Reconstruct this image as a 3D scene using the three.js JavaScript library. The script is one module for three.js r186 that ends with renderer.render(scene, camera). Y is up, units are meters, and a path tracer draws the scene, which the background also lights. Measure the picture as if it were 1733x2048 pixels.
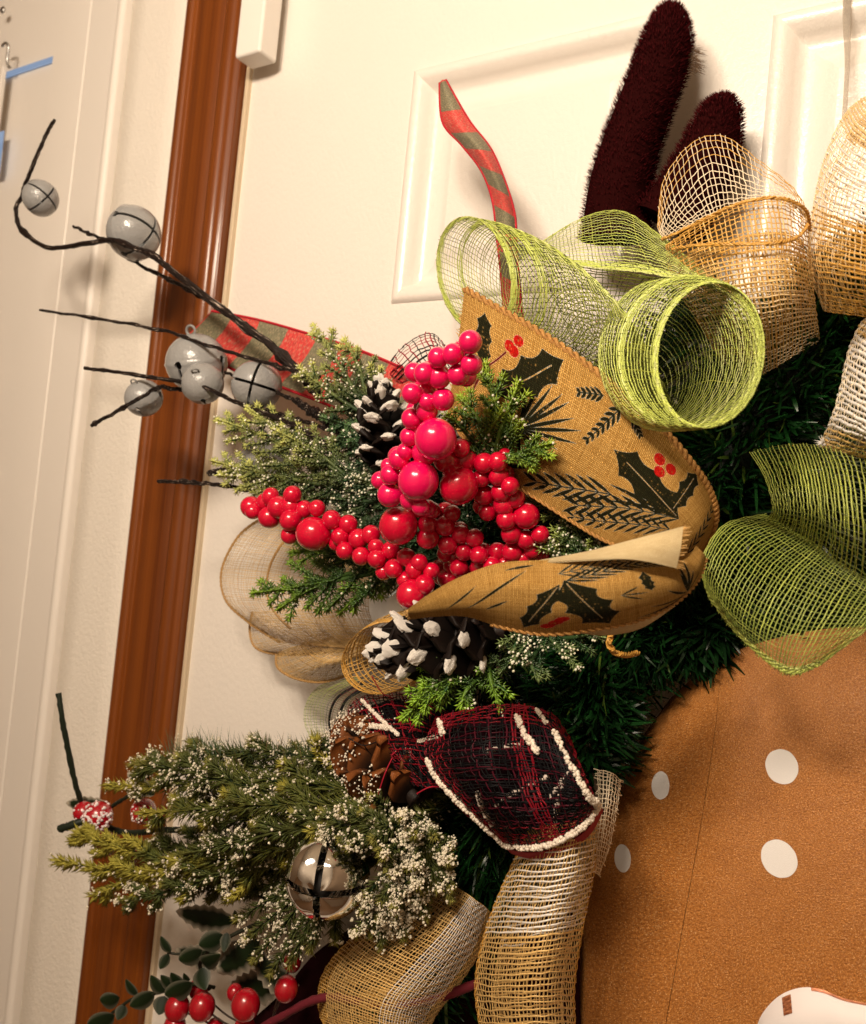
import * as THREE from 'three';
import { RectAreaLightUniformsLib } from 'three/addons/lights/RectAreaLightUniformsLib.js';
import { RoundedBoxGeometry } from 'three/addons/geometries/RoundedBoxGeometry.js';
import { ImprovedNoise } from 'three/addons/math/ImprovedNoise.js';
import { Brush, Evaluator, SUBTRACTION } from 'three-bvh-csg';

// ---------- camera, exposure ----------
const scene = new THREE.Scene();
const RAD = Math.PI / 180, F = 1800, YAW = 32.5 * RAD, PITCH = 2 * RAD, ROLL = 5.6 * RAD, DIST = 0.75;
const camera = new THREE.PerspectiveCamera(2 * Math.atan(1024 / F) / RAD, 1733 / 2048, 0.02, 12);
camera.rotation.set(PITCH, YAW, ROLL, 'YXZ');
const V = (x, y, z) => new THREE.Vector3(x, y, z);
camera.position.copy(V(0, 0, 1).applyEuler(camera.rotation).multiplyScalar(DIST));
camera.focus = 0.56; camera.userData.fStop = 11;
camera.updateMatrixWorld();
const renderer = new THREE.WebGLRenderer({ antialias: true });
renderer.setSize(866, 1024);
renderer.toneMapping = THREE.LinearToneMapping;
renderer.toneMappingExposure = 1.0;
renderer.shadowMap.enabled = true;
scene.background = new THREE.Color(0, 0, 0);

// ---------- helpers: places ----------
const EYE = camera.position.clone(), RIGHT = V(1, 0, 0).applyEuler(camera.rotation), UPV = V(0, 1, 0).applyEuler(camera.rotation), BACK = V(0, 0, 1).applyEuler(camera.rotation);
// a point of the place: seen along (px, py) and standing h metres off the door
function W(px, py, h = 0) {
  const d = V((px - 866.5) / F, -(py - 1024) / F, -1).applyEuler(camera.rotation);
  return EYE.clone().addScaledVector(d, (h - EYE.z) / d.z);
}
const perMetre = (p) => F / p.clone().sub(EYE).dot(BACK) * -1;           // how many of those units a metre measures at p
const toward = (dx, dy, dz) => V(0, 0, 0).addScaledVector(RIGHT, dx).addScaledVector(UPV, -dy).addScaledVector(BACK, dz).normalize();

// ---------- lamps ----------
RectAreaLightUniformsLib.init();
const MID = W(830, 1000, 0.15);
const LAMP = MID.clone().addScaledVector(toward(-0.30, -0.60, 0.75), 1.0);
const LAMP_POWER = 4.65, LAMP_COLOR = new THREE.Color(1, 0.83, 0.655);

// ---------- helpers: numbers, names, things ----------
function rng(seed) { let s = seed >>> 0; return () => { s = (s + 0x6D2B79F5) >>> 0; let t = s; t = Math.imul(t ^ (t >>> 15), t | 1); t ^= t + Math.imul(t ^ (t >>> 7), t | 61); return ((t ^ (t >>> 14)) >>> 0) / 4294967296; }; }
const perlin = new ImprovedNoise();
const noise = (x, y, z = 0) => perlin.noise(x, y, z);
const lerp = (a, b, t) => a + (b - a) * t, clamp = (x, a = 0, b = 1) => Math.min(b, Math.max(a, x));
const smooth = (a, b, x) => { const t = clamp((x - a) / (b - a)); return t * t * (3 - 2 * t); };
const mixc = (a, b, t) => [lerp(a[0], b[0], t), lerp(a[1], b[1], t), lerp(a[2], b[2], t)];
const mulc = (a, k) => [a[0] * k, a[1] * k, a[2] * k];
const taken = {};
function numbered(name) { const n = taken[name] = (taken[name] ?? -1) + 1; return n ? name + '_' + String(n).padStart(3, '0') : name; }
function thing(name, label, category, at, group) {
  const o = new THREE.Group(); o.name = numbered(name); o.position.copy(at); scene.add(o); o.updateMatrixWorld();
  o.userData = { label, category }; if (group) o.userData.group = group;
  return o;
}
function part(parent, name, geo, mat, opts = {}) {   // geo in world coordinates
  const m = new THREE.Mesh(geo, mat); m.name = name; m.castShadow = m.receiveShadow = true;
  const at = parent.isScene ? V(0, 0, 0) : parent.getWorldPosition(V(0, 0, 0));
  geo.translate(-at.x, -at.y, -at.z);
  if (opts.kind) m.userData.kind = opts.kind;
  if (opts.label) m.userData.label = opts.label;
  parent.add(m); return m;
}
function struct(name, geo, mat, label) { const m = part(scene, numbered(name), geo, mat); m.userData.kind = 'structure'; if (label) m.userData.label = label; return m; }

// ---------- helpers: curves and surfaces ----------
function cr(a, t, closed = false) {
  const n = a.length, m = closed ? n : n - 1, x = closed ? ((t % 1) + 1) % 1 * m : clamp(t) * m, i = Math.min(Math.floor(x), m - 1), f = x - i;
  const g = (k) => closed ? a[(k + n) % n] : a[clamp(k, 0, n - 1)];
  let p0 = g(i - 1), p1 = g(i), p2 = g(i + 1), p3 = g(i + 2);
  const f2 = f * f, f3 = f2 * f;
  const w0 = -0.5 * f3 + f2 - 0.5 * f, w1 = 1.5 * f3 - 2.5 * f2 + 1, w2 = -1.5 * f3 + 2 * f2 + 0.5 * f, w3 = 0.5 * f3 - 0.5 * f2;
  return V(p0.x * w0 + p1.x * w1 + p2.x * w2 + p3.x * w3, p0.y * w0 + p1.y * w1 + p2.y * w2 + p3.y * w3, p0.z * w0 + p1.z * w1 + p2.z * w2 + p3.z * w3);
}
const curve = (pts) => { const P = pts.map((q) => q.isVector3 ? q : W(...q)); return (t) => cr(P, t); };
function surf(rows, closed = false) {          // u runs along each row, v from row to row
  const R = rows.map((r) => r.map((q) => q.isVector3 ? q : W(...q)));
  const f = (u, v) => cr(R.map((r) => cr(r, u, closed)), v);
  f.closed = closed; return f;
}
function ring(cx, cy, ax, ay, rot, h, hx = 0, hy = 0, n = 14) {   // one closed row
  const out = [], c = Math.cos(rot * RAD), s = Math.sin(rot * RAD);
  for (let k = 0; k < n; k++) { const t = k / n * 2 * Math.PI, a = ax * Math.cos(t), b = ay * Math.sin(t); out.push([cx + a * c - b * s, cy + a * s + b * c, h + hx * Math.cos(t) + hy * Math.sin(t)]); }
  return out;
}
function normalAt(f, u, v, e = 0.004) {
  const a = f(f.closed ? u + e : Math.min(1, u + e), v).sub(f(f.closed ? u - e : Math.max(0, u - e), v)), b = f(u, Math.min(1, v + e)).sub(f(u, Math.max(0, v - e)));
  const n = a.cross(b); if (n.lengthSq() < 1e-18) return BACK.clone();
  n.normalize(); return n.dot(EYE.clone().sub(f(u, v))) < 0 && !f.closed ? n.negate() : n;
}

// ---------- helpers: a mesh collector ----------
class MB {
  constructor() { this.p = []; this.n = []; this.c = []; this.t = []; this.i = []; }
  get count() { return this.p.length / 3; }
  vert(p, n, c, u = 0, v = 0) { this.p.push(p.x, p.y, p.z); this.n.push(n.x, n.y, n.z); this.c.push(c[0], c[1], c[2]); this.t.push(u, v); return this.count - 1; }
  tri(a, b, c) { this.i.push(a, b, c); }
  quad(a, b, c, d) { this.i.push(a, b, c, a, c, d); }
  strand(pts, nrm, w, th, col, jitter) {        // a flat thread: diamond section
    const n = pts.length; let prev = -1;
    for (let k = 0; k < n; k++) {
      const T = pts[Math.min(n - 1, k + 1)].clone().sub(pts[Math.max(0, k - 1)]).normalize(), N = nrm[k], S = T.clone().cross(N).normalize();
      const ww = typeof w === 'function' ? w(k / (n - 1)) : w, c = typeof col === 'function' ? col(k / (n - 1)) : col, p = pts[k];
      const a = this.vert(p.clone().addScaledVector(S, ww / 2), S.clone().lerp(N, 0.3), c); this.vert(p.clone().addScaledVector(N, th / 2), N, c);
      this.vert(p.clone().addScaledVector(S, -ww / 2), S.clone().negate().lerp(N, 0.3), c); this.vert(p.clone().addScaledVector(N, -th / 2), N.clone().negate(), c);
      if (prev >= 0) for (let q = 0; q < 4; q++) this.quad(prev + q, prev + (q + 1) % 4, a + (q + 1) % 4, a + q);
      prev = a;
    }
  }
  tube(pts, r, sides, col, bump = 0, seed = 0) {
    const n = pts.length; let prev = -1, N = null;
    for (let k = 0; k < n; k++) {
      const T = pts[Math.min(n - 1, k + 1)].clone().sub(pts[Math.max(0, k - 1)]).normalize();
      if (!N) { N = V(0.3, 0.5, 0.8).cross(T).normalize(); } else { N.addScaledVector(T, -N.dot(T)).normalize(); }
      const B = T.clone().cross(N), rr = typeof r === 'function' ? r(k / (n - 1)) : r, c = typeof col === 'function' ? col(k / (n - 1)) : col;
      let a = 0;
      for (let q = 0; q < sides; q++) {
        const t = q / sides * 2 * Math.PI, d = N.clone().multiplyScalar(Math.cos(t)).addScaledVector(B, Math.sin(t));
        const k2 = bump ? 1 + bump * noise(k * 0.55 + seed, q * 1.7, seed * 3.1) : 1;
        const id = this.vert(pts[k].clone().addScaledVector(d, rr * k2), d, c, q / sides, k / n); if (!q) a = id;
      }
      if (prev >= 0) for (let q = 0; q < sides; q++) this.quad(prev + q, prev + (q + 1) % sides, a + (q + 1) % sides, a + q);
      else this.cap(a, sides, pts[0], T.clone().negate(), c);
      if (k === n - 1) this.cap(a, sides, pts[k], T, c);
      prev = a;
    }
  }
  cap(a, sides, p, n, c) { const m = this.vert(p, n, c); for (let q = 0; q < sides; q++) this.tri(m, a + q, a + (q + 1) % sides); }
  spike(p, d, len, r, c0, c1, flat = 1, N = null) {  // a slim leaf or needle: base, three-sided belly, tip
    const X = (N ? d.clone().cross(N) : V(0.37, 0.61, 0.7).cross(d)).normalize(), Y = d.clone().cross(X).normalize();
    const b = this.vert(p, d.clone().negate().add(X).normalize(), c0), t = this.vert(p.clone().addScaledVector(d, len), d, c1), mid = p.clone().addScaledVector(d, len * 0.42), cm = mixc(c0, c1, 0.5);
    const m = []; for (let q = 0; q < 3; q++) { const a = q * 2.0944, o = X.clone().multiplyScalar(Math.cos(a)).addScaledVector(Y, Math.sin(a) * flat); m.push(this.vert(mid.clone().addScaledVector(o, r), o.clone().normalize(), cm)); }
    for (let q = 0; q < 3; q++) { this.tri(b, m[(q + 1) % 3], m[q]); this.tri(t, m[q], m[(q + 1) % 3]); }
  }
  blade(p, d, N, len, w, bend, c0, c1) {   // a flat strip of three pieces, bent
    const S = d.clone().cross(N).normalize(); let prev = -1, q = p.clone(), dir = d.clone();
    for (let k = 0; k <= 3; k++) {
      const ww = w * (k === 3 ? 0.35 : 1) / 2, c = mixc(c0, c1, k / 3), nn = dir.clone().cross(S).normalize();
      const a = this.vert(q.clone().addScaledVector(S, ww), nn, c); this.vert(q.clone().addScaledVector(S, -ww), nn, c);
      if (prev >= 0) this.quad(prev, prev + 1, a + 1, a);
      prev = a; q.addScaledVector(dir, len / 3); dir.addScaledVector(N, bend).normalize();
    }
  }
  bead(p, r, c, k = 0) {   // a small knobbly lump
    const s = this.count; for (const [x, y, z] of ICO) { const n = V(x, y, z), j = 0.8 + 0.4 * Math.abs(Math.sin(x * 12.9 + y * 78.2 + z * 37.7 + k)); this.vert(p.clone().addScaledVector(n, r * j), n, c); }
    for (const [a, b, d] of ICOF) this.tri(s + a, s + b, s + d);
  }
  geo() {   // faces turn the way their normals point
    const { p, n, i } = this;
    for (let k = 0; k < i.length; k += 3) {
      const a = i[k] * 3, b = i[k + 1] * 3, c = i[k + 2] * 3, ux = p[b] - p[a], uy = p[b + 1] - p[a + 1], uz = p[b + 2] - p[a + 2], vx = p[c] - p[a], vy = p[c + 1] - p[a + 1], vz = p[c + 2] - p[a + 2];
      const d = (uy * vz - uz * vy) * (n[a] + n[b] + n[c]) + (uz * vx - ux * vz) * (n[a + 1] + n[b + 1] + n[c + 1]) + (ux * vy - uy * vx) * (n[a + 2] + n[b + 2] + n[c + 2]);
      if (d < 0) { const q = i[k + 1]; i[k + 1] = i[k + 2]; i[k + 2] = q; }
    }
    const g = new THREE.BufferGeometry();
    g.setAttribute('position', new THREE.Float32BufferAttribute(this.p, 3)); g.setAttribute('normal', new THREE.Float32BufferAttribute(this.n, 3));
    g.setAttribute('color', new THREE.Float32BufferAttribute(this.c, 3)); g.setAttribute('uv', new THREE.Float32BufferAttribute(this.t, 2)); g.setIndex(this.i);
    return g;
  }
}
const PHI = (1 + Math.sqrt(5)) / 2, ICO = [[-1, PHI, 0], [1, PHI, 0], [-1, -PHI, 0], [1, -PHI, 0], [0, -1, PHI], [0, 1, PHI], [0, -1, -PHI], [0, 1, -PHI], [PHI, 0, -1], [PHI, 0, 1], [-PHI, 0, -1], [-PHI, 0, 1]].map((a) => a.map((x) => x / Math.hypot(1, PHI)));
const ICOF = [[0, 11, 5], [0, 5, 1], [0, 1, 7], [0, 7, 10], [0, 10, 11], [1, 5, 9], [5, 11, 4], [11, 10, 2], [10, 7, 6], [7, 1, 8], [3, 9, 4], [3, 4, 2], [3, 2, 6], [3, 6, 8], [3, 8, 9], [4, 9, 5], [2, 4, 11], [6, 2, 10], [8, 6, 7], [9, 8, 1]];
const sample = (c, n) => Array.from({ length: n + 1 }, (_, k) => c(k / n));

// a cloth sheet with thickness over a surface; u, v in 0..1
function sheet(f, nu, nv, th = 0.0005, u0 = 0, u1 = 1, v0 = 0, v1 = 1, lift = 0) {
  const b = new MB(), W1 = [1, 1, 1];
  for (const s of [1, -1]) {
    const at = b.count;
    for (let j = 0; j <= nv; j++) for (let i = 0; i <= nu; i++) {
      const u = lerp(u0, u1, i / nu), v = lerp(v0, v1, j / nv), n = normalAt(f, u, v), p = f(u, v);
      b.vert(p.addScaledVector(n, lift + s * th / 2), n.clone().multiplyScalar(s), W1, u, v);
    }
    for (let j = 0; j < nv; j++) for (let i = 0; i < nu; i++) { const a = at + j * (nu + 1) + i; b.quad(a, a + 1, a + nu + 2, a + nu + 1); }
  }
  const half = (nu + 1) * (nv + 1);
  const rim = (a, c) => b.quad(a, c, c + half, a + half);
  for (let i = 0; i < nu; i++) { rim(i, i + 1); rim(nv * (nu + 1) + i, nv * (nu + 1) + i + 1); }
  for (let j = 0; j < nv; j++) { rim(j * (nu + 1), (j + 1) * (nu + 1)); rim(j * (nu + 1) + nu, (j + 1) * (nu + 1) + nu); }
  return b.geo();
}
// threads woven over a surface. A: threads that run along u; B: threads that run along v
function weave(b, f, o) {
  const r = rng(o.seed ?? 1), { na, nb, wa, wb, ca, cb } = o, sa = o.segA ?? 90, sb = o.segB ?? 40, amp = o.amp ?? 0.0003, jit = o.jit ?? 0.25, th = o.th ?? 0.0004, u0 = o.u0 ?? 0, u1 = o.u1 ?? 1, v0 = o.v0 ?? 0, v1 = o.v1 ?? 1;
  const place = (u, v, up) => { const n = normalAt(f, u, v), p = f(f.closed ? u : clamp(u), clamp(v)); return [p.addScaledVector(n, up), n]; };
  for (let j = 0; j < na; j++) {
    const v = lerp(v0, v1, o.ta ? o.ta(j / (na - 1)) : j / (na - 1)) + (r() - 0.5) * jit * (v1 - v0) / na, s1 = r() * 50, c = ca(j / (na - 1), r), w = wa * (0.75 + 0.5 * r()), P = [], N = [];
    for (let k = 0; k <= sa; k++) { const u = lerp(u0, u1, k / sa), vv = v + jit * 1.3 * (v1 - v0) / na * noise(u * 7 + s1, s1); const [p, n] = place(u, vv, amp * Math.sin((k + j) * Math.PI * 0.5)); P.push(p); N.push(n); }
    b.strand(P, N, (t) => w * (0.85 + 0.3 * noise(t * 25 + s1, 3)), th, c);
  }
  for (let i = 0; i < nb; i++) {
    const u = lerp(u0, u1, (i + 0.5 * jit * (r() - 0.5)) / (nb - (f.closed ? 0 : 1))), s1 = r() * 50, c = cb(i / (nb - 1), r), w = wb * (0.75 + 0.5 * r()), P = [], N = [], over = (o.over ?? 0) * (0.4 + r());
    for (let k = 0; k <= sb; k++) { const v = lerp(v0, v1, k / sb), uu = u + jit * 1.3 * (u1 - u0) / nb * noise(v * 7 + s1, s1); const [p, n] = place(uu, v, -amp * Math.sin((k + i) * Math.PI * 0.5)); P.push(p); N.push(n); }
    if (over) for (const e of [0, 1]) { const a = e ? P[P.length - 1] : P[0], q = e ? P[P.length - 2] : P[1]; const x = a.clone().addScaledVector(a.clone().sub(q).normalize(), over); if (e) { P.push(x); N.push(N[N.length - 1]); } else { P.unshift(x); N.unshift(N[0]); } }
    b.strand(P, N, w, th, c);
  }
}

// ---------- textures ----------
function tex(w, h, fn, srgb = false) {
  const d = new Uint8Array(w * h * 4);
  for (let y = 0; y < h; y++) for (let x = 0; x < w; x++) { const c = fn(x / w, y / h, x, y), k = (y * w + x) * 4; const a = Array.isArray(c) ? c : [c, c, c]; for (let q = 0; q < 3; q++) { const l = clamp(a[q]); d[k + q] = Math.round(255 * (srgb ? (l <= 0.0031308 ? l * 12.92 : 1.055 * l ** (1 / 2.4) - 0.055) : l)); } d[k + 3] = 255; }
  const t = new THREE.DataTexture(d, w, h); t.magFilter = t.minFilter = THREE.LinearFilter; t.wrapS = t.wrapT = THREE.RepeatWrapping; if (srgb) t.colorSpace = THREE.SRGBColorSpace; t.needsUpdate = true; return t;
}
const rep = (t, x, y) => { const c = t.clone(); c.repeat.set(x, y); c.needsUpdate = true; return c; };
const tile = (u, v, k, s = 0) => { const a = u * 2 * Math.PI, b = v * 2 * Math.PI; return noise(Math.cos(a) * k + s, Math.sin(a) * k + Math.cos(b) * k * 1.3, Math.sin(b) * k * 1.3 + s * 2); };
const fbm = (x, y, z = 0) => noise(x, y, z) * 0.6 + noise(x * 2.1, y * 2.1, z + 5) * 0.3 + noise(x * 4.3, y * 4.3, z + 9) * 0.15;
const rr = rng(77);
const grainTex = tex(256, 256, () => rr());
const paintBump = tex(512, 512, (u, v, x, y) => 0.5 + 0.35 * noise(x * 0.11, y * 0.07) + 0.25 * noise(x * 0.35, y * 0.28, 4));
const plasterBump = tex(512, 512, (u, v, x, y) => 0.5 + 0.4 * noise(x * 0.05, y * 0.05) + 0.35 * noise(x * 0.14, y * 0.13, 4) + 0.15 * noise(x * 0.4, y * 0.4, 8));
const woodMap = tex(256, 1024, (u, v, x, y) => { const g = fbm(x * 0.035, y * 0.003), f = noise(x * 0.22, y * 0.008, 3), k = noise(x * 0.9, y * 0.03, 9); const t = clamp(0.55 + 0.6 * g + 0.22 * f + 0.1 * k); return mixc([0.062, 0.0105, 0.0015], [0.25, 0.066, 0.007], t); }, true);
const kraftMap = tex(1024, 1024, (u, v, x, y) => { const a = noise(x * 0.2, y * 0.2), b = noise(x * 0.5, y * 0.42, 3), c = rr(), big = fbm(x * 0.012, y * 0.012, 7); const t = clamp(0.5 + 0.5 * a + 0.55 * b + 0.5 * (c - 0.5) + 0.2 * big); let col = mixc([0.24, 0.076, 0.013], [0.56, 0.235, 0.056], t); if (c > 0.97) col = [0.9, 0.6, 0.32]; if (c < 0.0012) col = [0.06, 0.02, 0.01]; return col; }, true);
const kraftBump = tex(1024, 1024, (u, v, x, y) => 0.5 + 0.3 * noise(x * 0.3, y * 0.3) + 0.3 * noise(x * 0.7, y * 0.6, 4) + 0.2 * (rr() - 0.5));
const weaveBump = tex(128, 128, (u, v, x, y) => { const a = Math.abs(Math.sin(u * Math.PI * 16)), b = Math.abs(Math.sin(v * Math.PI * 16)), o = ((Math.floor(u * 16) + Math.floor(v * 16)) % 2); return o ? 0.35 + 0.65 * a : 0.3 + 0.65 * b; });
const barkBump = tex(128, 256, (u, v, x, y) => clamp(0.5 + 0.5 * noise(x * 0.2, y * 0.06) + 0.4 * noise(x * 0.5, y * 0.3, 2)));

const barkMap = tex(128, 512, (u, v, x, y) => { const f = noise(x * 0.16, y * 0.05, 5) + 0.6 * noise(x * 0.5, y * 0.22, 7); return f > 0.5 ? [0.5, 0.42, 0.34] : mixc([0.004, 0.002, 0.0015], [0.022, 0.010, 0.006], clamp(0.5 + f)); }, true);
// ---------- materials ----------
const std = (o) => new THREE.MeshStandardMaterial({ side: THREE.DoubleSide, ...o });
const phys = (o) => new THREE.MeshPhysicalMaterial({ side: THREE.DoubleSide, ...o });
const C = (r, g, b) => new THREE.Color().setRGB(r, g, b);
const M = {
  door: phys({ color: C(0.80, 0.75, 0.685), roughness: 0.3, bumpMap: rep(paintBump, 6, 6), bumpScale: 0.00035, clearcoat: 0.25, clearcoatRoughness: 0.2 }),
  trim: std({ color: C(0.80, 0.75, 0.685), roughness: 0.42, bumpMap: rep(paintBump, 3, 8), bumpScale: 0.0002 }),
  plaster: std({ color: C(0.77, 0.72, 0.64), roughness: 0.75, bumpMap: rep(plasterBump, 1, 22), bumpScale: 0.0006 }),
  stop: std({ color: C(0.66, 0.53, 0.36), roughness: 0.5, bumpMap: rep(paintBump, 1, 8), bumpScale: 0.0003 }),
  wood: phys({ map: woodMap, roughness: 0.45, specularIntensity: 0.5, clearcoat: 0.6, clearcoatRoughness: 0.1, bumpMap: rep(woodMap, 1, 1), bumpScale: 0.00015 }),
  room: std({ color: C(0.2, 0.14, 0.09), roughness: 0.9 }),
  floor: std({ color: C(0.14, 0.075, 0.035), roughness: 0.6 }),
  plasticBox: std({ color: C(0.8, 0.76, 0.7), roughness: 0.45 }),
  kraft: std({ map: rep(kraftMap, 0.95, 0.95), roughness: 0.5, bumpMap: rep(kraftBump, 0.95, 0.95), bumpScale: 0.0008 }),
  dot: std({ color: C(0.82, 0.8, 0.78), roughness: 0.7, bumpMap: rep(grainTex, 1, 1), bumpScale: 0.0001 }),
  thread: phys({ vertexColors: true, roughness: 0.42, sheen: 0.3, sheenRoughness: 0.5 }),
  threadDark: phys({ vertexColors: true, roughness: 0.5, specularIntensity: 0.3 }),
  leaf: phys({ vertexColors: true, roughness: 0.5, specularIntensity: 0.5 }),
  leafGloss: phys({ vertexColors: true, roughness: 0.35, clearcoat: 0.25, clearcoatRoughness: 0.35 }),
  tinsel: phys({ vertexColors: true, roughness: 0.32, specularIntensity: 0.6 }),
  snow: std({ vertexColors: true, roughness: 0.85 }),
  berryPink: phys({ color: C(0.74, 0.003, 0.09), roughness: 0.2, clearcoat: 1, clearcoatRoughness: 0.06 }),
  berry: phys({ color: C(0.56, 0.002, 0.03), roughness: 0.2, clearcoat: 1, clearcoatRoughness: 0.06 }),
  berryDark: phys({ color: C(0.36, 0.003, 0.012), roughness: 0.25, clearcoat: 0.9, clearcoatRoughness: 0.08 }),
  bark: phys({ map: barkMap, roughness: 0.5, specularIntensity: 0.5, bumpMap: rep(barkBump, 1, 6), bumpScale: 0.0012 }),
  greyBell: phys({ color: C(0.29, 0.29, 0.285), roughness: 0.34, roughnessMap: rep(paintBump, 2, 2), bumpMap: rep(plasterBump, 1, 1), bumpScale: 0.0004, clearcoat: 0.35, clearcoatRoughness: 0.25 }),
  silver: std({ color: C(0.93, 0.92, 0.9), metalness: 1, roughness: 0.06, bumpMap: tex(128, 128, (u, v) => 0.5 + 0.5 * tile(u, v, 0.9, 3)), bumpScale: 0.006 }),
  metal: std({ color: C(0.5, 0.49, 0.47), metalness: 1, roughness: 0.35 }),
  scale: phys({ vertexColors: true, roughness: 0.55, specularIntensity: 0.35 }),
  cord: std({ vertexColors: true, roughness: 0.8 }),
  plush: phys({ vertexColors: true, roughness: 1, specularIntensity: 0 }),
  velvet: phys({ color: C(0.16, 0.004, 0.012), roughness: 0.8, sheen: 0.5, sheenColor: C(0.5, 0.02, 0.05), sheenRoughness: 0.4 }),
};

// ---------- the setting: room behind the camera, door, frame, wall ----------
{
  const L = -1.5, Rr = 1.6, B = -1.35, T = 1.5, Z = 2.1, t = 0.06;
  const box = (x0, x1, y0, y1, z0, z1) => new THREE.BoxGeometry(x1 - x0, y1 - y0, z1 - z0).translate((x0 + x1) / 2, (y0 + y1) / 2, (z0 + z1) / 2);
  struct('wall', box(L - t, Rr + t, B - t, T + t, Z, Z + t), std({ color: C(0.38, 0.33, 0.27), roughness: 0.9 }));
  struct('wall', box(L - t, L, B, T, -0.03, Z), M.room);
  struct('wall', box(Rr, Rr + t, B, T, -0.03, Z), M.room);
  struct('floor', box(L - t, Rr + t, B - t, B, -0.03, Z), M.floor);
  struct('ceiling', box(L - t, Rr + t, T, T + t, -0.03, Z), std({ color: C(0.25, 0.2, 0.14), roughness: 0.9 }));
  const xAt = (pts, h) => pts.reduce((s, q) => s + W(q[0], q[1], h).x, 0) / pts.length;
  const lines = {
    doorL: xAt([[492, 130], [445, 560], [300, 1900]], 0), casR: xAt([[484, 100], [310, 1730]], 0.012), casL: xAt([[372, 0], [262, 1024], [150, 2048]], 0.018),
    ridge: xAt([[247, 0], [168, 700]], 0.02), groove: xAt([[178, 0], [100, 700]], 0.02), shut: xAt([[107, 0], [97, 130]], 0.02),
    p1L: xAt([[832, 140], [782, 605]], 0), p2L: xAt([[1545, 40], [1520, 363]], 0),
  };
  const yAt = (px, py) => W(px, py, 0).y;
  if (false) console.log(JSON.stringify(lines), [[492, 130], [445, 560], [300, 1900]].map((q) => W(...q, 0).x.toFixed(3)), [[372, 0], [262, 1024], [150, 2048]].map((q) => W(...q, 0.018).x.toFixed(3)), 'p1', [[832, 140], [782, 605]].map((q) => W(...q, 0).x.toFixed(3)), 'tops', yAt(830, 137).toFixed(3), yAt(1160, 68).toFixed(3), yAt(1545, 32).toFixed(3), yAt(1720, -8).toFixed(3), 'bot', yAt(785, 608).toFixed(3), yAt(900, 600).toFixed(3), 'lamp', LAMP.toArray().map((x) => x.toFixed(2)), 'eye', EYE.toArray().map((x) => x.toFixed(3)));
  scene.userData.lines = lines;
  const topY = (yAt(830, 137) + yAt(1160, 68)) / 2, topY2 = (yAt(1545, 32) + yAt(1720, -8)) / 2, botY = yAt(785, 608);
  // door leaf with pressed panels
  const x0 = lines.doorL, x1 = Rr, y0 = B, y1 = T, pw = W(1330, 200, 0).x - lines.p1L;
  const panels = [[lines.p1L, lines.p1L + pw, botY, topY], [lines.p2L, lines.p2L + pw, botY - topY + topY2, topY2], [lines.p1L, lines.p1L + pw, botY - 0.75, botY - 0.1], [lines.p2L, lines.p2L + pw, botY - 0.75, botY - 0.1]];
  const door = thing('front_door', 'glossy white door with pressed rectangular panels behind the wreath', 'door', V(x0, y0, 0));
  const s = new THREE.Shape(); s.moveTo(x0, y0); s.lineTo(x1, y0); s.lineTo(x1, y1); s.lineTo(x0, y1); s.closePath();
  for (const [a, b, c, d] of panels) { const h = new THREE.Path(); h.moveTo(a, c); h.lineTo(a, d); h.lineTo(b, d); h.lineTo(b, c); h.closePath(); s.holes.push(h); }
  const face = new THREE.ShapeGeometry(s); part(door, 'door_face', face, M.door);
  part(door, 'door_edge', box(x0, x0 + 0.012, y0, y1, -0.035, -0.0005), M.door);
  for (const [a, b, c, d] of panels) {
    const loops = [[0, 0], [0.002, 0.0035], [0.006, 0.0048], [0.012, 0.0035], [0.0165, -0.003], [0.02, -0.0085], [0.025, -0.0095], [0.033, -0.009], [0.040, -0.004], [0.046, -0.0025]];
    const mb = new MB(), W1 = [1, 1, 1]; const rect = (q) => [[a + q, c + q], [b - q, c + q], [b - q, d - q], [a + q, d - q]];
    for (let k = 0; k < loops.length - 1; k++) for (let e = 0; e < 4; e++) {
      const A = rect(loops[k][0]), Bq = rect(loops[k + 1][0]), f = (e + 1) % 4, z0 = loops[k][1], z1 = loops[k + 1][1];
      const P = [V(...A[e], z0), V(...A[f], z0), V(...Bq[f], z1), V(...Bq[e], z1)];
      const inw = [V(0, 1, 0), V(-1, 0, 0), V(0, -1, 0), V(1, 0, 0)][e];
      const nat = (i) => { const j0 = Math.max(0, i - 1), j1 = Math.min(loops.length - 1, i + 1), dx = loops[j1][0] - loops[j0][0], dz = loops[j1][1] - loops[j0][1]; return inw.clone().multiplyScalar(-dz).add(V(0, 0, dx)).normalize(); };
      const n0 = nat(k), n1 = nat(k + 1), id = [mb.vert(P[0], n0, W1, P[0].x, P[0].y), mb.vert(P[1], n0, W1, P[1].x, P[1].y), mb.vert(P[2], n1, W1, P[2].x, P[2].y), mb.vert(P[3], n1, W1, P[3].x, P[3].y)]; mb.quad(...id);
    }
    const q = 0.046, z = -0.0025, R4 = rect(q).map(([x, y]) => mb.vert(V(x, y, z), V(0, 0, 1), W1, x, y)); mb.quad(...R4);
    part(door, 'door_panel', mb.geo(), M.door);
  }
  // frame: stained wood casing, pale stop, white boards and textured wall
  const len = T - B, yc = (T + B) / 2;
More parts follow.
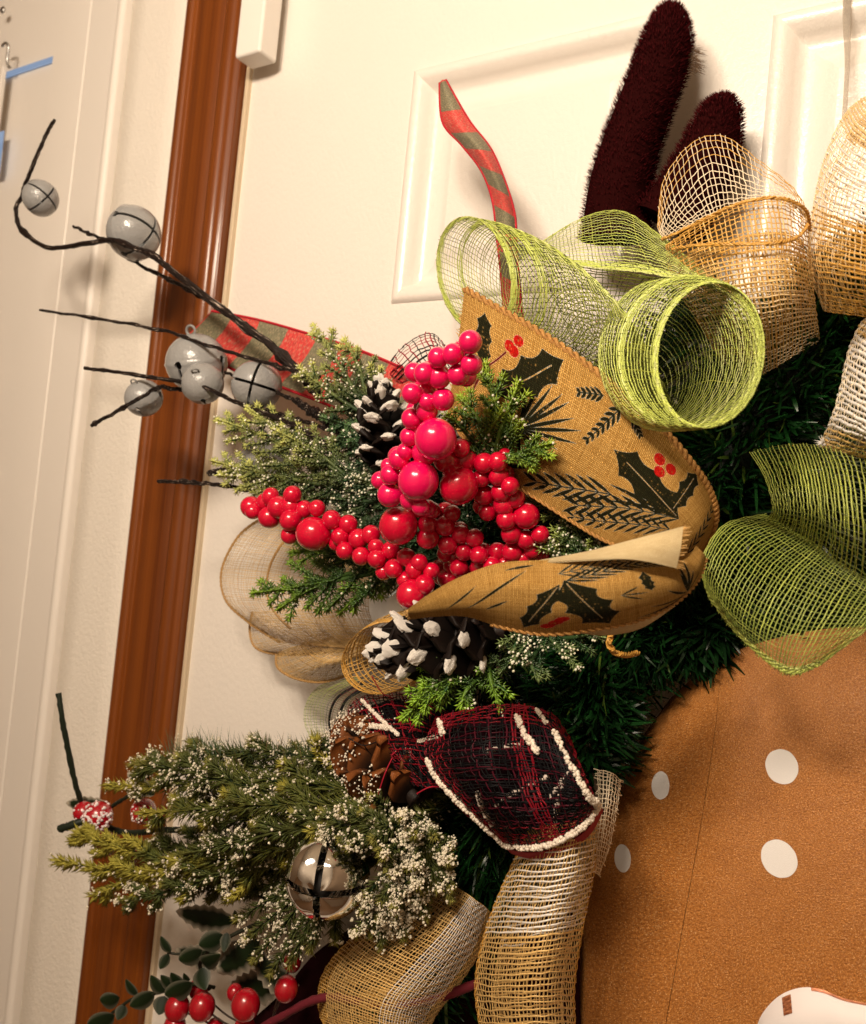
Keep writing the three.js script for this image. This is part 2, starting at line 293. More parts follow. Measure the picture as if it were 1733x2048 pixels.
  const profile = (pts, mat, name, label, cat) => {   // pts: [x, z] from left to right, swept along the height
    const mb = new MB(), W1 = [1, 1, 1]; let at = 0; const w = pts[pts.length - 1][0] - pts[0][0];
    const curveP = pts.map(([x, z]) => V(x, 0, z));
    for (let k = 0; k < pts.length; k++) { const a = curveP[Math.max(0, k - 1)], b = curveP[Math.min(pts.length - 1, k + 1)], n = V(-(b.z - a.z), 0, b.x - a.x).normalize(), u = (pts[k][0] - pts[0][0]) / Math.abs(w || 1); for (const y of [B, T]) mb.vert(V(pts[k][0], y, pts[k][1]), n, W1, u, (y - B) / len); }
    for (let k = 0; k < pts.length - 1; k++) mb.quad(2 * k, 2 * k + 2, 2 * k + 3, 2 * k + 1);
    const o = part(scene, numbered(name), mb.geo(), mat); o.userData = { label, kind: 'structure' }; return o;
  };
  const cl = lines.casL, cR = lines.casR, cw = cR - cl, bead = (x, z, r, n = 8) => Array.from({ length: n + 1 }, (_, k) => { const a = Math.PI * (1 - k / n); return [x + r * Math.cos(a), z + r * Math.sin(a) * 0.8]; });
  profile([[cl, -0.02], [cl, 0.013], ...bead(cl + 0.007, 0.015, 0.007), [cl + 0.0155, 0.0145], [cl + 0.3 * cw, 0.0165], [cl + 0.5 * cw, 0.0172], [cl + 0.62 * cw, 0.0162], [cl + 0.66 * cw, 0.0135], [cl + 0.7 * cw, 0.0135], ...bead(cl + 0.82 * cw, 0.0135, 0.11 * cw), [cR - 0.002, 0.0125], [cR, 0.0105], [cR, -0.02]], M.wood, 'door_casing', 'glossy reddish-brown wooden door casing with beaded edges');
  const dl = lines.doorL, sl = cR + 0.0005, sr = Math.max(sl + 0.006, dl - 0.003);
  profile([[sl, -0.02], [sl, 0.0035], [sl + 0.0015, 0.005], [sr - 0.0015, 0.005], [sr, 0.0035], [sr, -0.03]], M.stop, 'door_stop', 'narrow pale strip between wooden casing and door');
  struct('jamb', box(cl, dl + 0.01, B, T, -0.06, -0.04), std({ color: C(0.05, 0.03, 0.02), roughness: 0.8 }), 'dark rebate behind the door edge');
  const rd = lines.ridge, gr = lines.groove, sh = lines.shut;
  profile([[rd + 0.004, -0.01], [rd + 0.004, 0.0095], [lerp(rd, cl, 0.3), 0.0105], [lerp(rd, cl, 0.7), 0.0105], [cl - 0.0004, 0.0095], [cl - 0.0004, -0.01]], M.plaster, 'wall_strip', 'cream textured plaster strip left of the wooden casing');
  profile([[gr + 0.0008, 0], [gr + 0.0008, 0.0155], [gr + 0.003, 0.0175], [rd - 0.012, 0.0175], [rd - 0.008, 0.02], [rd - 0.003, 0.0215], [rd + 0.001, 0.02], [rd + 0.0035, 0.016], [rd + 0.0036, 0]], M.trim, 'wall_trim', 'white painted trim board with a rounded edge');
  const bl = sh + 0.001;
  profile([[bl, -0.03], [bl, 0.0135], [bl + 0.002, 0.0155], [gr - 0.003, 0.0165], [gr - 0.0007, 0.0145], [gr - 0.0007, 0]], M.trim, 'wall_trim', 'flat white board beside the window shutter');
  struct('backing', box(L, dl, B, T, -0.03, -0.021), M.trim);
  // window with a white shutter at the far left, dusk light behind
  const wy = (px, py, h) => W(px, py, h).y, sx0 = sh - 0.16, zf = 0.004;
  const shut = thing('window_shutter', 'white slatted window shutter with bluish gap at upper left edge', 'shutter', V(sx0, wy(50, 600, 0), zf));
  const gaps = [wy(60, 128, zf), wy(30, 345, zf), wy(25, 545, zf), wy(12, 745, zf), wy(5, 950, zf)];
  let top = T;
  gaps.forEach((y, k) => { const zz = zf - 0.009 + 0.0016 * k, g = new THREE.BoxGeometry(sh - sx0 - 0.0015, top - y - (k ? 0 : 0.004), 0.012); g.translate((sh + sx0) / 2, (top + y + (k ? 0 : 0.004)) / 2, zz - 0.006); part(shut, 'slat', g, M.trim); top = y + (k ? 0.0006 : -0.0035); });
  { const g = new THREE.BoxGeometry(sh - sx0 - 0.0015, top - B, 0.012); g.translate((sh + sx0) / 2, (top + B) / 2, zf - 0.0065); part(shut, 'slat', g, M.trim); }
  const glow = std({ color: C(0.02, 0.03, 0.05), roughness: 0.3, emissive: C(0.42, 0.58, 0.85), emissiveIntensity: 0.5 });
  const win = thing('window_pane', 'strip of blue dusk window showing between shutter slats', 'window', V(sx0, gaps[0], zf));
  part(win, 'pane', box(sx0 + 0.004, sh - 0.002, gaps[0] - 0.0035, gaps[0] + 0.0035, zf - 0.006, zf - 0.004), glow);
  // shutter latch: curled grey hook with a white arm, and a screw head
  const latch = thing('shutter_latch', 'white hinged arm with grey curled bracket at left edge', 'latch', W(8, 330, 0.02));
  const arm = new RoundedBoxGeometry(0.012, 0.095, 0.006, 2, 0.0015); const ap = W(-4, 208, 0.016); arm.rotateZ(-0.02).translate(ap.x, ap.y, ap.z); part(latch, 'arm', arm, M.trim);
  const hb = new MB(); hb.tube(sample(curve([[5, 92, 0.02], [12, 86, 0.022], [18, 95, 0.02], [15, 118, 0.018], [18, 134, 0.016], [22, 133, 0.015]]), 18), 0.0018, 8, [1, 1, 1]); part(latch, 'bracket', hb.geo(), M.metal);
  const wg = thing('window_pane', 'narrow blue window sliver below the latch at left edge', 'window', W(6, 300, 0.012));
  const pw2 = W(6, 270, 0.0135); part(wg, 'pane', box(pw2.x - 0.012, pw2.x + 0.0012, W(6, 345, 0.0135).y, W(6, 262, 0.0135).y, 0.0125, 0.0135), glow);
  const sc = thing('screw', 'shiny round screw head on shutter at top left corner', 'screw', W(8, 20, 0.014));
  const sg = new THREE.SphereGeometry(0.0045, 20, 12); sg.scale(1, 1, 0.55); const sp = W(6, 20, 0.0125); sg.translate(sp.x, sp.y, sp.z); part(sc, 'head', sg, M.metal);
  const slot = box(-0.003, 0.003, -0.0005, 0.0005, 0, 0.001); slot.rotateZ(0.6).translate(sp.x, sp.y, sp.z + 0.0017); part(sc, 'slot', slot, M.bark);
  // white plastic box on the casing
  const fl = W(469, 114, 0.036), fr = W(519, 104, 0.036), bxz0 = 0.0115;
  const bg = new RoundedBoxGeometry(fr.x - fl.x, 0.14, 0.036 - bxz0, 3, 0.003); bg.translate((fl.x + fr.x) / 2, (fl.y + fr.y) / 2 + 0.07, (0.036 + bxz0) / 2);
  const wb = thing('door_sensor', 'white plastic box with rounded corners at top of wooden casing', 'sensor box', V((fl.x + fr.x) / 2, fl.y, bxz0)); part(wb, 'cover', bg, M.plasticBox);
  // ceiling lamp with three bulbs (above and behind the camera)
  const lamp = thing('ceiling_lamp', 'three-bulb ceiling lamp lighting the door from above', 'lamp', V(LAMP.x, T, LAMP.z));
  part(lamp, 'canopy', new THREE.CylinderGeometry(0.09, 0.1, 0.03, 32).translate(LAMP.x, T - 0.016, LAMP.z), M.metal);
  part(lamp, 'rod', new THREE.CylinderGeometry(0.008, 0.008, T - LAMP.y - 0.13, 12).translate(LAMP.x, (T + LAMP.y + 0.1) / 2, LAMP.z), M.metal);
  for (let k = 0; k < 3; k++) {
    const p = LAMP.clone().add(V((k - 1) * 0.15, k === 1 ? 0.02 : 0, k === 1 ? 0.13 : 0));
    const b = part(lamp, 'bulb', new THREE.SphereGeometry(0.075, 32, 20).translate(p.x, p.y, p.z), std({ color: C(0.9, 0.85, 0.75), emissive: LAMP_COLOR, emissiveIntensity: 5 }));
    b.castShadow = false;
    const hold = new MB(); hold.tube([p.clone().add(V(0, 0.105, 0)), p.clone().add(V(0, 0.077, 0))], 0.02, 12, [1, 1, 1]); hold.tube([V(LAMP.x, LAMP.y + 0.12, LAMP.z), p.clone().add(V(0, 0.105, 0))], 0.006, 8, [1, 1, 1]); part(lamp, 'socket', hold.geo(), M.metal);
    const l = new THREE.PointLight(LAMP_COLOR, LAMP_POWER / 3); l.position.copy(p); l.castShadow = true; l.shadow.radius = 3.7; scene.add(l);
  }
}

// ---------- wreath body ----------
{
  const path = curve([[1900, 560, 0.045], [1740, 610, 0.045], [1620, 720, 0.045], [1490, 880, 0.045], [1360, 1080, 0.045], [1222, 1290, 0.045], [1085, 1470, 0.04], [1000, 1640, 0.04], [930, 1800, 0.04], [840, 2000, 0.04], [800, 2200, 0.04]]);
  const r = rng(5), w = thing('wreath', 'dark green artificial tinsel wreath hung on the white door', 'wreath', path(0.5)), core = new MB();
  core.tube(sample(path, 60), 0.02, 10, [0.004, 0.008, 0.004], 0.4, 3); part(w, 'core', core.geo(), M.leaf);
  const b = new MB();
  for (let k = 0; k < 17000; k++) {
    const t = r(), p = path(t), T = path(Math.min(1, t + 0.01)).sub(path(Math.max(0, t - 0.01))).normalize(), X = V(0, 0, 1).cross(T).normalize(), Y = T.clone().cross(X), a = r() * 6.283;
    const d = X.multiplyScalar(Math.cos(a)).addScaledVector(Y, Math.sin(a)); if (d.z < -0.5) continue;
    const base = p.clone().addScaledVector(d, 0.012 + 0.022 * r()), dir = d.clone().addScaledVector(T, (r() - 0.5) * 1.6).add(V(r() - 0.5, r() - 0.5, r() - 0.5).multiplyScalar(0.7)).normalize(), N = dir.clone().cross(V(r() - 0.5, r() - 0.5, r() - 0.5)).normalize();
    const g = 0.5 + 0.9 * r(), c = r() < 0.06 ? [0.05, 0.09, 0.012] : [0.007 * g, 0.04 * g, 0.008 * g];
    b.blade(base, dir, N, 0.014 + 0.016 * r(), 0.0011 + 0.0012 * r(), (r() - 0.5) * 0.7, mulc(c, 0.8), c);
  }
  const bough = (pts, count, spread, bright, reach = 1) => {
    const c = curve(pts);
    for (let k = 0; k < count; k++) {
      const t = r(), p = c(t), T = c(Math.min(1, t + 0.01)).sub(c(Math.max(0, t - 0.01))).normalize(), X = V(0, 0, 1).cross(T).normalize(), Y = T.clone().cross(X), a = r() * 6.283, d = X.multiplyScalar(Math.cos(a)).addScaledVector(Y, Math.sin(a) * 0.8); if (d.z < -0.5) continue;
      const base = p.clone().addScaledVector(d, 0.006 + spread * r()), dir = d.clone().addScaledVector(T, (r() - 0.5) * 1.6).add(V(r() - 0.5, r() - 0.5, r() - 0.5).multiplyScalar(0.7)).normalize(), N = dir.clone().cross(V(r() - 0.5, r() - 0.5, r() - 0.5)).normalize(), g = bright * (0.4 + 0.8 * r()), q = [0.007 * g, 0.036 * g, 0.008 * g];
      b.blade(base, dir, N, (0.014 + 0.016 * r()) * reach, 0.0011 + 0.0016 * r(), (r() - 0.5) * 0.7, mulc(q, 0.8), q);
    }
  };
  bough([[1480, 640, 0.03], [1340, 760, 0.03], [1220, 880, 0.03], [1120, 1060, 0.03], [1050, 1220, 0.03], [960, 1380, 0.03], [900, 1560, 0.03]], 7000, 0.026, 0.9);
  bough([[770, 850, 0.03], [820, 930, 0.035], [900, 1000, 0.035], [1000, 1030, 0.035], [1100, 1060, 0.035]], 4200, 0.02, 0.6);
  bough([[840, 1120, 0.03], [930, 1100, 0.035], [1040, 1120, 0.035], [1160, 1180, 0.035]], 3600, 0.02, 0.6);
  bough([[1430, 1000, 0.02], [1560, 1030, 0.02], [1700, 1060, 0.02], [1860, 1080, 0.02]], 3400, 0.024, 0.6, 1.2); bough([[1400, 1130, 0.02], [1560, 1190, 0.02], [1700, 1230, 0.02], [1860, 1240, 0.02]], 3400, 0.024, 0.6, 1.1);
  bough([[1180, 1330, 0.06], [1200, 1400, 0.06], [1190, 1470, 0.06], [1170, 1520, 0.06]], 1500, 0.010, 1.3); bough([[1270, 1270, 0.06], [1360, 1270, 0.055], [1450, 1240, 0.05]], 1500, 0.010, 0.7);
  part(w, 'needles', b.geo(), M.tinsel, { kind: 'stuff' });
}

// ---------- kraft paper body ----------
{
  const f = surf([
    [[1395, 1400, 0.012], [1345, 1395, 0.027], [1442, 1318, 0.052], [1560, 1275, 0.057], [1690, 1255, 0.057], [1850, 1255, 0.057]],
    [[1315, 1520, 0.012], [1262, 1515, 0.027], [1434, 1440, 0.070], [1560, 1425, 0.078], [1690, 1410, 0.082], [1870, 1400, 0.082]],
    [[1250, 1670, 0.012], [1198, 1660, 0.027], [1405, 1640, 0.076], [1550, 1640, 0.084], [1690, 1640, 0.087], [1880, 1640, 0.087]],
    [[1210, 1850, 0.012], [1160, 1835, 0.027], [1368, 1850, 0.076], [1530, 1850, 0.084], [1690, 1850, 0.087], [1890, 1850, 0.087]],
    [[1190, 2090, 0.012], [1142, 2085, 0.027], [1325, 2095, 0.072], [1500, 2100, 0.080], [1690, 2100, 0.082], [1890, 2100, 0.082]],
  ]);
  const g = thing('gingerbread_figure', 'brown kraft paper gingerbread body with white dots', 'paper cutout', f(0.5, 1)), us = 0.4;
  part(g, 'paper_panel', sheet(f, 50, 70, 0.0006, 0, us - 0.0018, 0, 1, -0.0003), M.kraft, { label: 'left kraft paper panel curling back to the edge' });
  part(g, 'seam_backing', sheet(f, 6, 70, 0.0004, us - 0.02, us + 0.02, 0, 1, -0.0014), std({ color: C(0.3, 0.12, 0.03), roughness: 0.9 }));
  part(g, 'paper_panel', sheet(f, 60, 70, 0.0006, us, 1), M.kraft, { label: 'front kraft paper panel right of the seam' });
  const near = (px, py) => { let best = [9, 0, 0]; const d = V((px - 866.5) / F, -(py - 1024) / F, -1).applyEuler(camera.rotation).normalize(); let lo = [0.1, 0], hi = [1, 1]; for (let it = 0; it < 4; it++) { const b0 = [...lo], b1 = [...hi]; best[0] = 9; for (let i = 0; i <= 20; i++) for (let j = 0; j <= 20; j++) { const u = lerp(b0[0], b1[0], i / 20), v = lerp(b0[1], b1[1], j / 20), q = f(u, v).sub(EYE), e = q.clone().addScaledVector(d, -q.dot(d)).length(); if (e < best[0]) best = [e, u, v]; } const du = (b1[0] - b0[0]) / 10, dv = (b1[1] - b0[1]) / 10; lo = [best[1] - du, best[2] - dv]; hi = [best[1] + du, best[2] + dv]; } return best; };
  for (const [px, py, rad] of [[1565, 1533, 0.0098], [1560, 1717, 0.0104], [1321, 1570, 0.0088], [1245, 1716, 0.0088]]) {
    const [, u, v] = near(px, py), mb = new MB(), e = 0.002, c = f(u, v), Du = f(u + e, v).sub(f(u - e, v)).divideScalar(2 * e), Dv = f(u, v + e).sub(f(u, v - e)).divideScalar(2 * e);
    const T1 = Du.clone().normalize(), n0 = normalAt(f, u, v), T2 = n0.clone().cross(T1).normalize(), guu = Du.dot(Du), guv = Du.dot(Dv), gvv = Dv.dot(Dv), det = guu * gvv - guv * guv, W1 = [1, 1, 1], rj = rng(px);
    const lift = u > us ? 0.0009 : 0.0003; let prev = -1; mb.vert(c.clone().addScaledVector(n0, lift), n0, W1, 0.5, 0.5);
    for (let q = 1; q <= 4; q++) { const start = mb.count; for (let k = 0; k < 40; k++) { const a = k / 40 * 6.2832, ro = rad * q / 4 * (q === 4 ? 0.985 + 0.03 * noise(Math.cos(a) * 2 + px, Math.sin(a) * 2) : 1), w = T1.clone().multiplyScalar(Math.cos(a) * ro).addScaledVector(T2, Math.sin(a) * ro), wu = w.dot(Du), wv = w.dot(Dv), uu = u + (wu * gvv - wv * guv) / det, vv = v + (wv * guu - wu * guv) / det, n = normalAt(f, uu, vv); mb.vert(f(uu, vv).addScaledVector(n, q === 4 ? lift - 0.0003 : lift), n, W1, 0.5 + Math.cos(a) * q / 8, 0.5 + Math.sin(a) * q / 8); }
      for (let k = 0; k < 40; k++) { const k2 = (k + 1) % 40; if (q === 1) mb.tri(0, start + k, start + k2); else mb.quad(prev + k, start + k, start + k2, prev + k2); } prev = start; }
    part(g, 'dot', mb.geo(), M.dot);
  }
  // white paper piece at the bottom right corner with copper strokes
  const sc = surf([
    [[1512, 2062, 0.089], [1528, 2025, 0.092], [1560, 1992, 0.095], [1600, 1976, 0.097], [1640, 1978, 0.098], [1690, 1998, 0.098], [1760, 2012, 0.098]],
    [[1505, 2085, 0.089], [1530, 2065, 0.096], [1565, 2045, 0.101], [1605, 2035, 0.104], [1650, 2035, 0.104], [1700, 2045, 0.104], [1770, 2055, 0.104]],
    [[1500, 2130, 0.089], [1530, 2130, 0.096], [1570, 2130, 0.102], [1610, 2130, 0.105], [1660, 2130, 0.105], [1710, 2130, 0.105], [1780, 2130, 0.105]],
  ]);
  const wp = thing('paper_collar', 'white paper piece with copper strokes at bottom right corner', 'paper cutout', sc(0.5, 1));
  part(wp, 'paper', sheet(sc, 40, 16, 0.0008), std({ color: C(0.82, 0.77, 0.76), roughness: 0.75 }));
  const copper = std({ map: tex(64, 64, () => { const t = rr(); return mixc([0.22, 0.06, 0.025], [0.7, 0.3, 0.14], t * t); }, true), roughness: 0.45, metalness: 0.4 });
  part(wp, 'copper_stroke', sheet(sc, 30, 3, 0.0002, 0.6, 0.995, 0.005, 0.1, 0.0009), copper);
  part(wp, 'copper_stroke', sheet(sc, 6, 10, 0.0002, 0.36, 0.43, 0.12, 0.42, 0.0009), copper);
}

// ---------- deco mesh ribbons ----------
const LIME = [0.47, 0.55, 0.11], LIME2 = [0.60, 0.66, 0.22], OLIVE = [0.07, 0.085, 0.02], GOLD = [0.58, 0.31, 0.06], GOLD2 = [0.70, 0.46, 0.17], CREAM = [0.80, 0.67, 0.48], WHITE = [0.85, 0.82, 0.78];
const shade = (c, r, k = 0.3) => mulc(c, 1 - k / 2 + k * r());
function meshThing(label, cat, name, at, group) { return thing(name, label, cat, at, group); }
const limeOpts = (o) => ({ amp: 0.00025, th: 0.0004, jit: 0.5, over: 0.0014, ca: (t, r) => shade(r() < 0.75 ? LIME : LIME2, r, 0.35), cb: (t, r) => shade(r() < 0.78 ? OLIVE : [0.3, 0.33, 0.05], r, 0.5), ...o });
{
  // left open loop
  const fA = surf([ring(948, 550, 72, 118, -12, 0.10, 0.03, 0), ring(1010, 560, 78, 120, -22, 0.115, 0.03, 0), ring(1085, 590, 84, 122, -32, 0.125, 0.035, 0), ring(1165, 650, 82, 112, -40, 0.125, 0.035, 0), ring(1235, 730, 66, 84, -45, 0.11, 0.03, 0), ring(1300, 810, 40, 50, -45, 0.08, 0.02, 0)], true);
  const a = meshThing('lime mesh loop with open left end above the burlap ribbon', 'mesh ribbon', 'mesh_loop', fA(0.5, 0.5), 'lime deco mesh loops'), b = new MB();
  weave(b, fA, limeOpts({ na: 62, nb: 66, wa: 0.00085, wb: 0.0004, segA: 70, segB: 60, seed: 3, jit: 0.3 }));
  part(a, 'mesh', b.geo(), M.thread);
  const e = new MB(); weave(e, fA, limeOpts({ na: 7, nb: 2, wa: 0.0013, wb: 0.0004, segA: 80, segB: 4, seed: 4, v1: 0.05 })); weave(e, fA, limeOpts({ na: 4, nb: 2, wa: 0.0013, wb: 0.0004, segA: 80, segB: 4, seed: 5, v0: 0.17, v1: 0.2 })); part(a, 'edge_band', e.geo(), M.thread);
  // back fold over the gold loop
  const fC = surf([[[1040, 520, 0.08], [1090, 480, 0.085], [1175, 432, 0.09], [1250, 424, 0.095], [1330, 478, 0.10], [1420, 550, 0.11], [1500, 612, 0.12]], [[1020, 500, 0.10], [1090, 500, 0.115], [1180, 480, 0.13], [1260, 478, 0.135], [1340, 515, 0.135], [1420, 560, 0.135], [1490, 610, 0.14]], [[1000, 468, 0.115], [1090, 516, 0.135], [1190, 535, 0.15], [1290, 545, 0.155], [1390, 566, 0.16], [1450, 585, 0.16], [1485, 610, 0.16]]]);
  const c = meshThing('lime mesh fold with bright edge band behind the round tube', 'mesh ribbon', 'mesh_loop', fC(0.5, 0.5), 'lime deco mesh loops'), cbm = new MB();
  weave(cbm, fC, limeOpts({ na: 20, nb: 76, wa: 0.0008, wb: 0.0004, jit: 0.3, segA: 90, segB: 16, seed: 8, v1: 0.9 })); part(c, 'mesh', cbm.geo(), M.thread);
  const ce = new MB(); weave(ce, fC, limeOpts({ na: 6, nb: 60, wa: 0.0011, wb: 0.0004, segA: 90, segB: 4, seed: 9, v0: 0.88, v1: 1.0 })); part(c, 'edge_band', ce.geo(), M.thread);
  // inner drape between loop and tube
  const fD = surf([[[1060, 505, 0.115], [1150, 532, 0.135], [1250, 545, 0.145], [1340, 560, 0.15]], [[1110, 600, 0.10], [1170, 620, 0.115], [1230, 625, 0.12], [1290, 640, 0.13]], [[1160, 720, 0.09], [1200, 720, 0.10], [1240, 730, 0.10], [1290, 760, 0.11]], [[1200, 820, 0.08], [1230, 830, 0.09], [1270, 850, 0.09], [1310, 870, 0.10]]]);
  const d = meshThing('shaded lime mesh drape tucked between the two lime loops', 'mesh ribbon', 'mesh_loop', fD(0.5, 0.5), 'lime deco mesh loops'), dm = new MB();
  weave(dm, fD, limeOpts({ na: 34, nb: 26, wa: 0.0008, wb: 0.0004, segA: 40, segB: 50, seed: 11 })); part(d, 'mesh', dm.geo(), M.thread);
  // front tube
  const fB = surf([ring(1422, 710, 106, 146, 8, 0.185, 0.01, 0.012), ring(1392, 706, 132, 153, 8, 0.178, 0.012, 0.012), ring(1355, 706, 148, 156, 8, 0.165, 0.012, 0.01), ring(1330, 712, 132, 150, 5, 0.145, 0.01, 0.008), ring(1312, 728, 100, 122, 0, 0.115, 0.005, 0), ring(1292, 765, 62, 78, 0, 0.085, 0, 0), ring(1268, 800, 14, 18, 0, 0.06, 0, 0)], true);
  const t = meshThing('lime mesh rolled into a round open tube facing right', 'mesh ribbon', 'mesh_loop', fB(0.5, 0.5), 'lime deco mesh loops'), bm = new MB();
  weave(bm, fB, limeOpts({ na: 56, nb: 110, wa: 0.00095, wb: 0.00036, segA: 110, segB: 46, seed: 13, jit: 0.3 })); part(t, 'mesh', bm.geo(), M.thread);
  const be = new MB(); weave(be, fB, limeOpts({ na: 6, nb: 2, wa: 0.0015, wb: 0.0004, segA: 110, segB: 4, seed: 14, v0: 0.0, v1: 0.04 })); weave(be, fB, limeOpts({ na: 5, nb: 2, wa: 0.0014, wb: 0.0004, segA: 110, segB: 4, seed: 15, v0: 0.2, v1: 0.24 })); part(t, 'edge_band', be.geo(), M.thread);
  // lower right pair
  const fH1 = surf([[[1500, 905, 0.085], [1580, 889, 0.10], [1660, 893, 0.11], [1770, 905, 0.11]], [[1530, 955, 0.125], [1600, 945, 0.15], [1680, 955, 0.16], [1780, 975, 0.16]], [[1545, 1020, 0.13], [1610, 1030, 0.155], [1690, 1060, 0.165], [1790, 1095, 0.165]], [[1520, 1050, 0.10], [1600, 1078, 0.115], [1680, 1130, 0.125], [1790, 1200, 0.125]]]);
  const h1 = meshThing('lime mesh loop at right edge below the white mesh', 'mesh ribbon', 'mesh_loop', fH1(0.5, 0.5), 'lime deco mesh loops'), hm = new MB();
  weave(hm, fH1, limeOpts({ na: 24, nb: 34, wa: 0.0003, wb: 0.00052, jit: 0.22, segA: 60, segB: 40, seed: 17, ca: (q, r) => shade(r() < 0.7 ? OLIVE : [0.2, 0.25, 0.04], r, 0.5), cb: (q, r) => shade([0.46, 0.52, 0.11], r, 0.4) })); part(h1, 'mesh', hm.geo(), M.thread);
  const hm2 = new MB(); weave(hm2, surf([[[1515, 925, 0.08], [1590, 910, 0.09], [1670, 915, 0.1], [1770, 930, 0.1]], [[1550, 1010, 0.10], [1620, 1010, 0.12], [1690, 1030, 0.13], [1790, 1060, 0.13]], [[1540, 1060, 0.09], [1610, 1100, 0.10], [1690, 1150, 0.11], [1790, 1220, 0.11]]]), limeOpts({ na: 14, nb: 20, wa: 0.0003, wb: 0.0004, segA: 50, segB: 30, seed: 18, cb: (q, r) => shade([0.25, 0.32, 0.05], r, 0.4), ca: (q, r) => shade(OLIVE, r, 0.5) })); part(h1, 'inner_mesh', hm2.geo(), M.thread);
  const fH2 = surf([[[1530, 1028, 0.10], [1600, 1072, 0.115], [1680, 1128, 0.125], [1790, 1195, 0.125]], [[1448, 1050, 0.135], [1530, 1120, 0.16], [1640, 1180, 0.17], [1770, 1225, 0.165]], [[1403, 1125, 0.15], [1475, 1215, 0.172], [1590, 1275, 0.18], [1730, 1262, 0.17]], [[1418, 1195, 0.145], [1478, 1272, 0.16], [1570, 1345, 0.17], [1640, 1330, 0.17], [1735, 1240, 0.165]].slice(0, 4)]);
  const h2 = meshThing('lime mesh scoop hanging over the top of the kraft body', 'mesh ribbon', 'mesh_loop', fH2(0.5, 0.5), 'lime deco mesh loops'), h2m = new MB();
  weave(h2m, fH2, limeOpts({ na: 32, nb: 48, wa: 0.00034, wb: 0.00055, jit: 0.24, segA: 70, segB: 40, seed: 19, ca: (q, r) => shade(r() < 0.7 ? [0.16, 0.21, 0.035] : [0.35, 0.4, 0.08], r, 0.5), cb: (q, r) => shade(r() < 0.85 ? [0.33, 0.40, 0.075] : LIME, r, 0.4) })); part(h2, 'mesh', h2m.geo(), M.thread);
  const h2e = new MB(); weave(h2e, fH2, limeOpts({ na: 7, nb: 40, wa: 0.0014, wb: 0.0004, segA: 80, segB: 4, seed: 20, v0: 0.92, v1: 1 })); part(h2, 'edge_band', h2e.geo(), M.thread);
}
const goldOpts = (o) => ({ amp: 0.0003, th: 0.0005, jit: 0.28, over: 0.001, ca: (t, r) => shade(GOLD2, r, 0.4), cb: (t, r) => shade(GOLD, r, 0.4), ...o });
